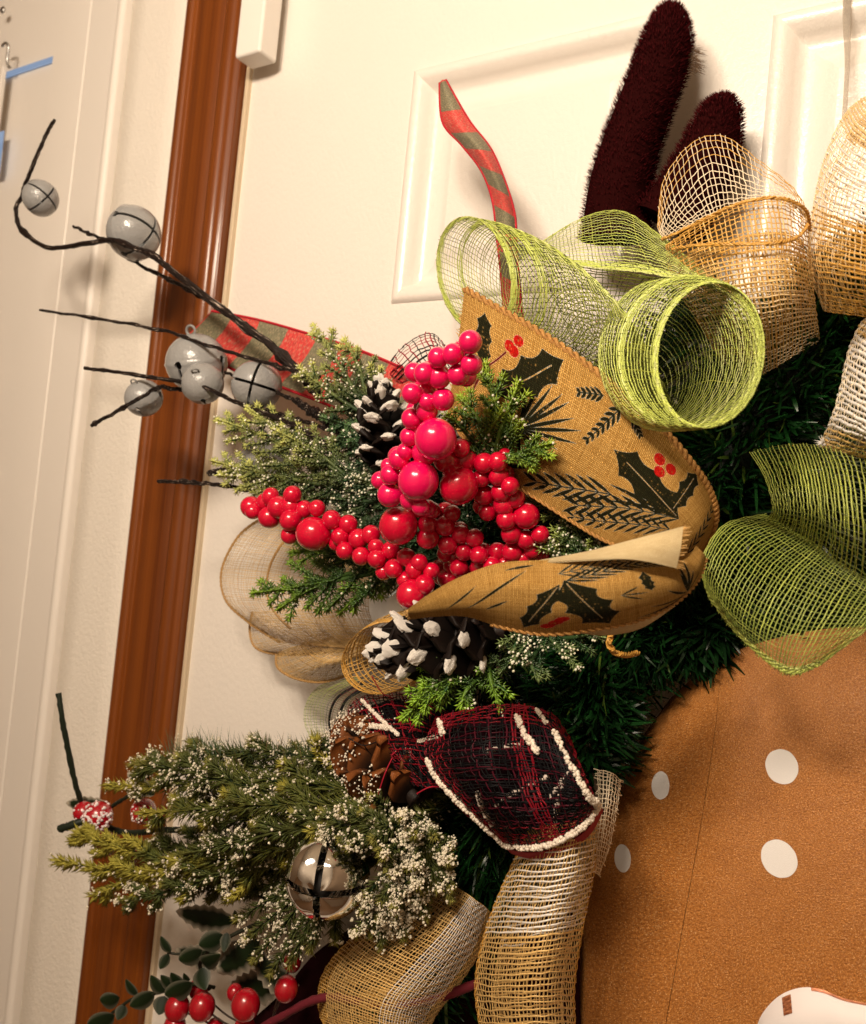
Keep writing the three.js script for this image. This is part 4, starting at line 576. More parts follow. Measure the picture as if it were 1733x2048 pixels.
  const rope = (f, v, u0 = 0, u1 = 1, len = 1, rad = 0.0018) => { const b = new MB(), n = Math.round(420 * len); for (let q = 0; q < 2; q++) { const P = []; for (let k = 0; k <= n; k++) { const u = lerp(u0, u1, k / n), a = k * 0.42 + q * Math.PI, p = f(u, v), N = normalAt(f, u, v), T = f(Math.min(1, u + 0.01), v).sub(f(Math.max(0, u - 0.01), v)).normalize(), S = T.cross(N); P.push(p.addScaledVector(N, Math.cos(a) * rad * 0.7).addScaledVector(S, Math.sin(a) * rad * 0.7)); } b.tube(P, rad * 0.75, 5, (t) => mulc([0.5, 0.25, 0.065], 0.8 + 0.4 * Math.abs(noise(t * 200, q)))); } return b.geo(); };
  part(o, 'edge_cord', rope(fL, 0), M.cord); part(o, 'edge_cord', rope(fL, 1, 0, 1, 0.9, 0.0010), M.cord); part(o, 'edge_cord', rope(fM, 1, 0.3, 1, 0.7, 0.0010), M.cord); 
  const fz = new MB(), q2 = rng(15), fray = (f, u, n, v0, v1, out) => { for (let k = 0; k < n; k++) { const v = lerp(v0, v1, q2()), p = f(u, v), T = f(u, v).sub(f(u + out * 0.02, v)).normalize(), L = 0.0012 + 0.004 * q2() * q2(), m = p.clone().addScaledVector(T, L * 0.5), e = p.clone().addScaledVector(T, L).add(V(q2() - 0.5, q2() - 0.5, q2() - 0.5).multiplyScalar(0.002)); fz.tube([p, m, e], 0.00022, 4, shade([0.6, 0.36, 0.12], q2, 0.4)); } };
  fray(fL, 0, 60, 0, 1, 1); fray(fM, 0, 30, 0, 1, 1); fray(fN, 1, 26, 0, 1, -1); part(o, 'frayed_threads', fz.geo(), M.cord, { kind: 'stuff' });
  const lb = new MB(), lr = rng(2); const lc = curve([[1235, 1258, 0.13], [1222, 1272, 0.135], [1220, 1290, 0.135], [1230, 1304, 0.13], [1250, 1310, 0.12], [1275, 1306, 0.10]]); for (let q = 0; q < 6; q++) lb.tube(sample((t) => lc(t).add(V(Math.cos(t * 30 + q), Math.sin(t * 30 + q), Math.cos(t * 25 + q * 2)).multiplyScalar(0.0013)), 40), 0.0006, 5, shade(GOLD, lr, 0.6));
  const lo = thing('cord_loop', 'small curled gold mesh cord under the burlap ribbon', 'cord', lc(0.5)); part(lo, 'cord', lb.geo(), M.thread);
}
// ---------- plaid ribbons ----------
{
  const plaid = tex(1024, 256, (u, v, X, Y) => {
    const s = (u * 5.2 + 0.45) % 1, red = s < 0.5, th = 0.5 + 0.9 * noise(X * 0.9, Y * 0.035), streak = noise(X * 0.45, Y * 0.06, 4) > 0.22, e = v < 0.05 || v > 0.95; if (e) return mulc([0.5, 0.006, 0.02], 0.7 + 0.6 * th);
    const c = red ? [0.66, 0.028, 0.03] : [0.17, 0.165, 0.095]; return mixc(mulc(c, 0.55 + 0.8 * th), [0.6, 0.45, 0.3], streak ? 0.5 : 0.06);
  }, true);
  const threadBump = tex(256, 64, (u, v, X) => 0.5 + 0.5 * Math.sin(X * 1.6));
  const mat = std({ map: plaid, roughness: 0.6, bumpMap: rep(threadBump, 4, 1), bumpScale: 0.0003 });
  const edge = (f, v, u1 = 1) => { const b = new MB(); b.tube(sample((t) => f(t * u1, v), 90), 0.0011, 6, (t) => mulc([0.5, 0.005, 0.02], 0.8 + 0.4 * Math.abs(noise(t * 160, 1)))); return b.geo(); };
  const fN = surf([[[424, 622, 0.075], [520, 640, 0.072], [640, 674, 0.07], [735, 706, 0.07], [840, 752, 0.07], [900, 790, 0.06]], [[402, 645, 0.072], [500, 682, 0.07], [610, 722, 0.068], [705, 760, 0.068], [805, 805, 0.068], [870, 840, 0.06]], [[378, 668, 0.068], [455, 734, 0.066], [560, 774, 0.064], [650, 808, 0.064], [740, 850, 0.064], [820, 890, 0.058]]]);
  const n = thing('plaid_ribbon', 'red and green plaid ribbon tail reaching left behind the twigs', 'ribbon', fN(0.5, 0.5));
  part(n, 'band', sheet(fN, 70, 16, 0.0005), mat); part(n, 'edge_cord', edge(fN, 0), M.cord); part(n, 'edge_cord', edge(fN, 1), M.cord);
  const fO = surf([[[880, 166, 0.07], [886, 244, 0.07], [926, 292, 0.072], [964, 342, 0.074], [986, 402, 0.074], [994, 470, 0.074], [1002, 540, 0.072], [1010, 640, 0.065]], [[885, 160, 0.074], [914, 242, 0.078], [956, 294, 0.085], [990, 356, 0.083], [1010, 416, 0.080], [1014, 480, 0.082], [1020, 548, 0.08], [1028, 640, 0.07]], [[892, 160, 0.07], [938, 240, 0.068], [982, 298, 0.07], [1012, 368, 0.072], [1030, 430, 0.072], [1033, 490, 0.074], [1038, 555, 0.074], [1046, 640, 0.068]]]);
  const o = thing('plaid_ribbon', 'twisted red plaid ribbon tail standing up against the door panel', 'ribbon', fO(0.5, 0.5));
  part(o, 'band', sheet(fO, 90, 12, 0.0005), mat); part(o, 'edge_cord', edge(fO, 0), M.cord); part(o, 'edge_cord', edge(fO, 1), M.cord);
}
// ---------- dark red plaid ribbon with white chenille ----------
{
  const RED = [0.19, 0.006, 0.014], BLK = [0.004, 0.004, 0.005], DK = [0.05, 0.004, 0.01];
  const f = surf([
    [[872, 1436, 0.145], [955, 1414, 0.165], [1040, 1410, 0.158], [1104, 1428, 0.158], [1140, 1476, 0.14]],
    [[850, 1496, 0.155], [950, 1482, 0.182], [1045, 1482, 0.172], [1120, 1500, 0.172], [1165, 1540, 0.155]],
    [[866, 1552, 0.155], [960, 1545, 0.186], [1060, 1550, 0.172], [1140, 1560, 0.176], [1185, 1585, 0.16]],
    [[926, 1622, 0.15], [1000, 1622, 0.178], [1080, 1620, 0.174], [1150, 1612, 0.172], [1190, 1602, 0.16]],
    [[1008, 1688, 0.135], [1055, 1696, 0.155], [1112, 1686, 0.162], [1166, 1652, 0.16], [1196, 1612, 0.15]],
  ]);
  const o = thing('plaid_ribbon', 'dark red and black mesh ribbon with fluffy white lines', 'ribbon', f(0.5, 0.5)), b = new MB();
  const check = (t, k) => Math.floor(t * k) % 2;
  weave(b, f, { na: 52, nb: 54, wa: 0.0009, wb: 0.0009, segA: 50, segB: 50, seed: 71, jit: 0.9, amp: 0.0005, th: 0.0006, over: 0.001, ca: (t, r) => shade(Math.abs(t - 0.5) > 0.36 ? RED : r() < 0.75 ? BLK : DK, r, 0.6), cb: (t, r) => shade(Math.abs(t - 0.52) > 0.40 || Math.abs(t - 0.5) < 0.05 ? RED : r() < 0.25 ? DK : BLK, r, 0.6) }); part(o, 'mesh', b.geo(), M.threadDark);
  const under = phys({ color: C(0.012, 0.003, 0.005), roughness: 0.95, specularIntensity: 0.1 });
  part(o, 'lining', sheet(surf([[[890, 1445, 0.135], [1000, 1440, 0.145], [1100, 1450, 0.135]], [[890, 1540, 0.14], [1040, 1545, 0.158], [1170, 1575, 0.14]], [[1015, 1670, 0.125], [1080, 1650, 0.145], [1170, 1605, 0.14]]]), 20, 20, 0.0004), under);
  const g = surf([[[690, 1440, 0.105], [712, 1400, 0.105], [780, 1385, 0.11], [860, 1400, 0.125], [905, 1430, 0.14]], [[690, 1470, 0.115], [740, 1450, 0.125], [800, 1440, 0.13], [865, 1455, 0.14], [900, 1490, 0.15]], [[720, 1500, 0.12], [770, 1500, 0.13], [820, 1500, 0.14], [870, 1510, 0.146], [905, 1540, 0.15]], [[800, 1560, 0.12], [830, 1570, 0.13], [870, 1575, 0.138], [900, 1580, 0.14], [940, 1600, 0.14]]]), b2 = new MB();
  weave(b2, g, { na: 40, nb: 44, wa: 0.0009, wb: 0.0008, segA: 40, segB: 36, seed: 72, jit: 0.8, amp: 0.0006, th: 0.0006, over: 0.001, ca: (t, r) => shade(r() < 0.55 ? RED : BLK, r, 0.6), cb: (t, r) => shade(r() < 0.5 ? RED : BLK, r, 0.6) }); part(o, 'mesh', b2.geo(), M.threadDark, { label: 'crumpled end of the ribbon' });
  part(o, 'lining', sheet(surf([[[705, 1430, 0.095], [790, 1400, 0.10], [890, 1430, 0.125]], [[710, 1480, 0.105], [800, 1470, 0.12], [890, 1500, 0.14]], [[800, 1550, 0.11], [850, 1560, 0.125], [920, 1590, 0.13]]]), 16, 14, 0.0004), under);
  const loose = new MB(), lr = rng(8); for (let k = 0; k < 14; k++) { const u = lr(), v = lr(), p = g(u, v).addScaledVector(BACK, 0.003 + 0.004 * lr()), d = toward(lr() - 0.5, lr() - 0.5, 0.3 * (lr() - 0.3)); const q = p.clone().addScaledVector(d, 0.01 + 0.02 * lr()), m = p.clone().lerp(q, 0.5).addScaledVector(BACK, 0.003).addScaledVector(UPV, (lr() - 0.5) * 0.008); loose.tube(sample(curve([p, m, q]), 8), 0.0004 + 0.0003 * lr(), 4, lr() < 0.7 ? [0.34, 0.012, 0.03] : BLK); } part(o, 'loose_thread', loose.geo(), M.threadDark, { kind: 'stuff' });
  // fluffy white lines
  const chen = (pts, w = 0.0026, off = 0.0015) => { const cu = curve(pts), L = 0.5 * sample(cu, 20).reduce((s, p, k, a) => s + (k ? p.distanceTo(a[k - 1]) : 0), 0), n = Math.max(6, Math.round(L * 2 / (w * 0.62))), m = new MB(), r = rng(pts[0][0]); for (let k = 0; k <= n; k++) { const c = cu(k / n).addScaledVector(BACK, off); for (let q = 0; q < 7; q++) { const s = shade([0.74, 0.66, 0.55], r, 0.25), d = V(r() - 0.5, r() - 0.5, r() - 0.5).normalize(); m.bead(c.clone().addScaledVector(d, w * 0.42), w * (0.3 + 0.18 * r()), s, r() * 9); } } return m.geo(); };
  const H = (u, v) => f(u, v);
  const lines = [
    [H(0.02, 0.36), H(0.03, 0.5), H(0.05, 0.66), H(0.06, 0.82), H(0.02, 1)], [H(0.0, 1), H(0.25, 0.985), H(0.5, 0.98), H(0.75, 0.98), H(0.95, 0.97), H(1, 0.86), H(1, 0.7)],
    [H(0.74, 0.14), H(0.80, 0.3), H(0.85, 0.46), H(0.9, 0.6), H(0.97, 0.74)], [H(0.48, 0.1), H(0.52, 0.2), H(0.58, 0.3)], [H(0.05, 0.05), H(0.1, 0.16)], [g(0.02, 0.1), g(0.2, 0.3), g(0.38, 0.4)], [g(0.62, 0.55), g(0.8, 0.4)], [H(0.62, 0.02), H(0.68, 0.1)], [g(0.3, 0.05), g(0.36, 0.3), g(0.45, 0.5)],
  ];
  lines.forEach((l, k) => part(o, 'chenille_line', chen(l, k > 5 ? 0.0020 : 0.0029), M.snow));
  const dash = new MB(), dr = rng(4); for (const [u0, v0, u1, v1] of [[0.25, 0.72, 0.62, 0.5], [0.3, 0.34, 0.5, 0.28], [0.55, 0.9, 0.7, 0.55], [0.12, 0.86, 0.2, 0.6], [0.6, 0.66, 0.78, 0.42]]) for (let k = 0; k < 14; k++) { if (dr() < 0.35) continue; const p = f(lerp(u0, u1, k / 14), lerp(v0, v1, k / 14)).addScaledVector(BACK, -0.002); dash.bead(p, 0.0012 + 0.0008 * dr(), shade([0.5, 0.42, 0.36], dr, 0.4), dr()); } part(o, 'white_flecks', dash.geo(), M.snow, { kind: 'stuff' });
  const hem = surf([[[1014, 1696, 0.132], [1060, 1704, 0.148], [1116, 1694, 0.156], [1172, 1660, 0.154], [1201, 1612, 0.146]], [[1024, 1706, 0.128], [1064, 1716, 0.142], [1122, 1706, 0.15], [1178, 1670, 0.148], [1206, 1620, 0.14]]]);
  part(o, 'hem', sheet(hem, 30, 4, 0.001), std({ color: C(0.3, 0.004, 0.014), roughness: 0.75 }));
}

// ---------- twig spray and bells ----------
{
  const t = thing('twig_spray', 'dark brown artificial twigs reaching out to the left', 'twigs', W(640, 830, 0.09));
  const list = [
    [[[640, 790, 0.09], [595, 742, 0.10], [540, 690, 0.105], [480, 645, 0.11], [420, 600, 0.115], [350, 545, 0.12], [300, 508, 0.125], [250, 488, 0.13], [215, 480, 0.13], [160, 490, 0.13], [90, 493, 0.13], [45, 460, 0.13], [32, 420, 0.13], [45, 390, 0.132], [52, 365, 0.135], [75, 310, 0.14], [95, 265, 0.14], [110, 240, 0.142]], 8.5, 3.6],
    [[[460, 630, 0.105], [410, 598, 0.10], [345, 562, 0.10], [262, 520, 0.10], [218, 484, 0.12], [180, 468, 0.138], [147, 452, 0.14]], 5, 2.6],
    [[[640, 755, 0.10], [600, 745, 0.105], [520, 722, 0.11], [420, 692, 0.115], [330, 662, 0.12], [200, 638, 0.125], [80, 620, 0.13]], 4.6, 3],
    [[[700, 925, 0.09], [655, 890, 0.10], [610, 862, 0.108], [560, 838, 0.115], [480, 808, 0.12], [400, 772, 0.13], [280, 751, 0.135], [170, 736, 0.14]], 6, 4],
    [[[420, 770, 0.118], [375, 779, 0.12], [340, 777, 0.125], [318, 775, 0.13], [260, 808, 0.142], [183, 851, 0.148]], 4, 4],
    [[[700, 885, 0.085], [654, 843, 0.09], [620, 820, 0.092], [592, 800, 0.094]], 9, 7], [[[600, 805, 0.094], [561, 788, 0.095], [520, 770, 0.1], [450, 745, 0.105]], 4, 3],
    [[[670, 862, 0.095], [600, 840, 0.10], [541, 822, 0.102], [500, 805, 0.1]], 4.5, 3.5], [[[620, 1010, 0.09], [560, 998, 0.10], [480, 976, 0.11], [400, 966, 0.12], [316, 962, 0.125]], 5, 4], [[[500, 925, 0.07], [470, 935, 0.075], [418, 947, 0.09]], 6, 6],
    [[[780, 910, 0.08], [740, 862, 0.085], [690, 802, 0.09], [660, 775, 0.092]], 12, 10],
  ];
  list.forEach(([pts, r0, r1], k) => {
    const c = curve(pts), S = perMetre(c(0.5)), mb = new MB(), r = rng(k + 40), n = 150, kn = Array.from({ length: 9 }, () => [r(), 0.15 + 0.35 * r()]);
    const rad = (x) => { let v = lerp(r0, r1, x ** 0.62) / S; for (const [a, h] of kn) v *= 1 + h * Math.exp(-(((x - a) / 0.012) ** 2)); return v * (x > 0.99 ? 0.85 : 1); };
    mb.tube(sample((x) => c(x).add(V(noise(x * 22, k), noise(x * 22, k + 50), 0).multiplyScalar(0.0012)), n), rad, 8, [1, 1, 1], 0.45, k); part(t, 'twig', mb.geo(), M.bark);
  });
  // one jingle bell, slotted from below; the others share its shape
  const ev = new Evaluator(); ev.useGroups = false; ev.attributes = ['position', 'normal', 'uv'];
  const prof = []; for (let k = 0; k <= 44; k++) { const a = -Math.PI / 2 + Math.PI * k / 44, bulge = 1 + 0.035 * Math.exp(-((a - 0.06) ** 2) / 0.002); prof.push(new THREE.Vector2(Math.max(0, Math.cos(a) * bulge), Math.sin(a) * 0.96)); }
  for (let k = 44; k >= 0; k--) { const a = -Math.PI / 2 + Math.PI * k / 44; prof.push(new THREE.Vector2(Math.max(0, Math.cos(a) * 0.93), Math.sin(a) * 0.89)); }
  const base = new THREE.LatheGeometry(prof, 64); let bell;
  const start = () => { bell = new Brush(base.clone()); bell.updateMatrixWorld(); };
  const cut = (g) => { const c = new Brush(g); c.updateMatrixWorld(); bell = ev.evaluate(bell, c, SUBTRACTION); bell.updateMatrixWorld(); };
  const slotted = (w, hole) => { start(); cut(new THREE.BoxGeometry(2.4, 1.3, w).translate(0, -0.62, 0)); cut(new THREE.BoxGeometry(w, 1.3, 2.4).translate(0, -0.62, 0)); cut(new THREE.CylinderGeometry(hole, hole, 2.6, 20).rotateX(Math.PI / 2).translate(0, 0.03, 0)); cut(new THREE.CylinderGeometry(hole, hole, 2.6, 20).rotateZ(Math.PI / 2).translate(0, 0.03, 0)); return bell.geometry; };
  const wide = slotted(0.17, 0.14), narrow = slotted(0.11, 0.13);
  const loop = new THREE.TorusGeometry(0.16, 0.045, 8, 20).translate(0, 1.05, 0), ball = new THREE.SphereGeometry(0.3, 20, 14).translate(0, -0.4, 0);
  const dark = std({ color: C(0.015, 0.013, 0.012), roughness: 0.7 });
  const makeBell = (px, py, h, rpx, dir, twist, label, mat, group) => {
    const p = W(px, py, h), R = rpx / perMetre(p), b = thing('jingle_bell', label, 'bell', p, group);
    b.quaternion.setFromUnitVectors(V(0, -1, 0), dir); b.rotateY(twist); b.scale.setScalar(R);
    for (const [n, g, m] of [['shell', mat === M.silver ? wide : narrow, mat], ['loop', loop, mat], ['clapper', ball, dark]]) { const q = new THREE.Mesh(g, m); q.name = n; q.castShadow = q.receiveShadow = true; b.add(q); }
    return b;
  };
  const G = 'grey bells on the twigs';
  makeBell(82, 396, 0.128, 35, toward(0.62, 0.12, 0.6), 0.35, 'small grey bell on the curled twig tip at far left', M.greyBell, G);
  makeBell(268, 466, 0.108, 54, toward(0.86, 0.02, 0.42), 0.5, 'large grey bell with cross slots behind the upper twig', M.greyBell, G);
  makeBell(394, 726, 0.098, 61, toward(0.1, 0.8, -0.2), 0.2, 'large grey bell with one dark hole in front of plaid ribbon', M.greyBell, G);
  makeBell(406, 767, 0.12, 42, toward(0.1, 0.4, -0.85), 0.7, 'grey bell with its loop facing out, in front of larger bell', M.greyBell, G);
  makeBell(513, 771, 0.10, 50, toward(0.02, 0.04, 1), 0.78, 'grey bell showing a black X of slots', M.greyBell, G);
  makeBell(288, 796, 0.12, 38, toward(0.25, 0.65, -0.6), 0.4, 'grey bell hanging lowest at left on the crossing twigs', M.greyBell, G);
  makeBell(532, 930, 0.07, 57, toward(0.4, 0.5, -0.6), 0.4, 'shadowed grey bell half hidden behind the cedar sprig', M.greyBell, G);
  makeBell(655, 1752, 0.15, 84, toward(-0.13, 0.02, 0.93), 0.42, 'large shiny silver bell in the snowy pine branch', M.silver);
}

// ---------- berries ----------
{
  const sphere = new THREE.SphereGeometry(1, 24, 16), hold = new MB();
  const spray = (label, ox, oy, k, list, hA, hB, mat = M.berry) => {
    const r = rng(list.length * 7 + ox), pts = list.map(([x, y, q], i) => [ox + x * k, oy + y * k, lerp(hA, hB, i / (list.length - 1)) + (q > 80 ? 0.004 : (r() - 0.5) * 0.007), q * k * (q > 80 ? 1.04 : 1.2)]);
    const g = thing('berry_spray', label, 'berries', W(...pts[Math.floor(pts.length / 2)].slice(0, 3)), 'sprays of glossy red berries');
    if (ox === 600) for (const [x, y, h, q] of [...pts]) if (q < 24 && r() < 0.8) pts.push([x + (r() - 0.5) * 44, y + (r() - 0.3) * 40, h - 0.012 - 0.008 * r(), q * 0.92]);
    const stem = new MB(); stem.tube(sample(curve(pts.slice(0, list.length).filter((_, i) => i % 4 === 0).map(([a, b, c]) => [a, b, c - 0.006])), 40), 0.0014, 6, [0.06, 0.01, 0.008]); part(g, 'stem', stem.geo(), M.leaf);
    for (const [x, y, h, q] of pts) { const p = W(x, y, h), R = q / perMetre(p), m = new THREE.Mesh(sphere, mat); m.name = 'berry'; m.castShadow = m.receiveShadow = true; m.position.copy(p).sub(g.position); m.scale.set(R * (0.96 + 0.06 * r()), R * (0.97 + 0.08 * r()), R); m.rotation.set(r() * 3, r() * 3, r() * 3); g.add(m); }
    return g;
  };
  spray('bright pink-red berry spray pointing up in front of the burlap', 600, 560, 0.3462, [[985, 358, 58], [885, 428, 53], [800, 448, 53], [992, 490, 53], [918, 545, 56], [722, 538, 53], [805, 560, 58], [650, 655, 53], [718, 640, 60], [828, 690, 56], [740, 700, 45], [735, 755, 54], [650, 800, 53], [635, 905, 50], [680, 850, 45], [785, 920, 118], [610, 990, 43], [720, 1000, 60], [575, 1035, 53], [515, 1075, 41], [525, 1125, 51], [685, 1160, 116], [522, 1240, 63], [640, 1270, 52], [700, 1310, 45]], 0.225, 0.185, M.berryPink);
  spray('red berry spray slanting right below the green cedar tips', 600, 560, 0.3462, [[845, 1040, 62], [930, 970, 46], [895, 1120, 60], [955, 1040, 63], [920, 1190, 108], [1065, 1058, 51], [1145, 1050, 49], [1185, 1010, 34], [1050, 1145, 46], [1150, 1130, 51], [1215, 1190, 46], [1062, 1240, 53], [1165, 1225, 51], [1245, 1265, 46], [1180, 1300, 53], [1085, 1340, 46], [1195, 1385, 51], [1310, 1365, 66], [1262, 1330, 46], [1225, 1465, 53], [1310, 1500, 51], [1390, 1470, 46], [1345, 1560, 46], [1230, 1570, 53], [1140, 1570, 46], [1060, 1570, 42], [1290, 1610, 40], [1400, 1590, 36]], 0.18, 0.125);
  spray('shaded red berry spray running down behind the burlap tip', 600, 560, 0.3462, [[570, 1418, 111], [685, 1320, 46], [765, 1330, 41], [740, 1410, 49], [740, 1490, 56], [840, 1420, 51], [880, 1350, 43], [930, 1470, 46], [855, 1530, 49], [1010, 1490, 46], [950, 1570, 46], [1035, 1590, 46], [840, 1580, 41], [920, 1660, 46], [1035, 1660, 46], [1110, 1650, 46], [880, 1650, 44], [930, 1730, 52], [855, 1725, 51], [1185, 1640, 44], [990, 1700, 44], [800, 1660, 40]], 0.165, 0.12);
  spray('red berry spray reaching left, ending in a lone tip', 420, 1000, 0.3462, [[240, 40, 53], [250, 65, 40], [320, 10, 44], [345, 100, 56], [352, -20, 44], [398, 42, 56], [470, 40, 52], [478, -30, 46], [468, 115, 56], [545, 55, 46], [620, 48, 42], [460, 205, 43], [600, 195, 99], [705, 115, 49], [800, 140, 47], [728, 250, 36], [755, 210, 47], [860, 225, 51], [930, 200, 47], [782, 293, 46], [875, 325, 46], [960, 270, 40], [965, 340, 47], [1045, 293, 47], [1135, 330, 47], [1005, 415, 41], [1062, 395, 47], [1210, 360, 43], [1180, 405, 43], [1280, 410, 43], [1130, 460, 45], [1240, 490, 51], [1165, 545, 86], [1210, 590, 50]], 0.155, 0.15);
  const lb = thing('berry_spray', 'loose dark red berries at the bottom left edge', 'berries', W(450, 2000, 0.09)), r = rng(6), st = new MB();
  for (const [x, y, q, h] of [[355, 2016, 25, 0.10], [405, 2014, 26, 0.10], [492, 2010, 29, 0.105], [573, 1978, 24, 0.10], [398, 1978, 20, 0.085], [350, 2052, 22, 0.10], [490, 2056, 22, 0.1], [470, 1985, 16, 0.08], [585, 1925, 18, 0.07], [430, 2056, 18, 0.09]]) { const p = W(x, y, h), m = new THREE.Mesh(sphere, M.berryDark); m.name = 'berry'; m.castShadow = m.receiveShadow = true; m.position.copy(p).sub(lb.position); m.scale.setScalar(q / perMetre(p)); m.scale.y *= 1.1; lb.add(m); st.tube(sample(curve([p, p.clone().lerp(W(520, 2060, 0.08), 0.5).addScaledVector(UPV, -0.006), W(540, 2070, 0.07)]), 12), 0.0008, 5, [0.03, 0.015, 0.01]); }
  part(lb, 'stem', st.geo(), M.leaf);
  // frosted berries with wires at the left
  const fb = thing('frosted_berries', 'snow-dusted red berries on black wire at far left', 'berries', W(210, 1640, 0.11)), sn = new MB(), wi = new MB();
  for (const [x, y, q, k] of [[168, 1624, 21, 20], [197, 1632, 29, 150], [287, 1622, 25, 40], [215, 1690, 21, 10], [262, 1712, 16, 20]]) { const p = W(x, y, 0.115), R = q / perMetre(p), m = new THREE.Mesh(sphere, M.berryDark); m.name = 'berry'; m.castShadow = m.receiveShadow = true; m.position.copy(p).sub(fb.position); m.scale.setScalar(R); fb.add(m); for (let i = 0; i < k; i++) { const d = V(r() - 0.5, r() - 0.5, r() - 0.5).normalize().addScaledVector(BACK, 0.7).addScaledVector(UPV, -0.2).normalize(); sn.bead(p.clone().addScaledVector(d, R), R * (0.06 + 0.07 * r()), shade([0.75, 0.66, 0.66], r), r()); } }
  part(fb, 'snow', sn.geo(), M.snow, { kind: 'stuff' });
  const fuzzy = (pts, w) => { const c = curve(pts); wi.tube(sample(c, 40), w / perMetre(c(0.5)), 7, [0.012, 0.018, 0.01], 0.5, pts[0][0]); };
  fuzzy([[118, 1386, 0.14], [124, 1430, 0.138], [137, 1500, 0.13], [152, 1570, 0.12], [165, 1610, 0.11]], 5.5); fuzzy([[120, 1658, 0.135], [150, 1648, 0.13], [178, 1638, 0.122]], 8); fuzzy([[200, 1645, 0.10], [250, 1665, 0.095], [330, 1660, 0.09], [420, 1660, 0.085]], 6); fuzzy([[225, 1612, 0.10], [260, 1590, 0.10], [290, 1570, 0.10]], 4);
  part(fb, 'wire', wi.geo(), M.leaf);
}

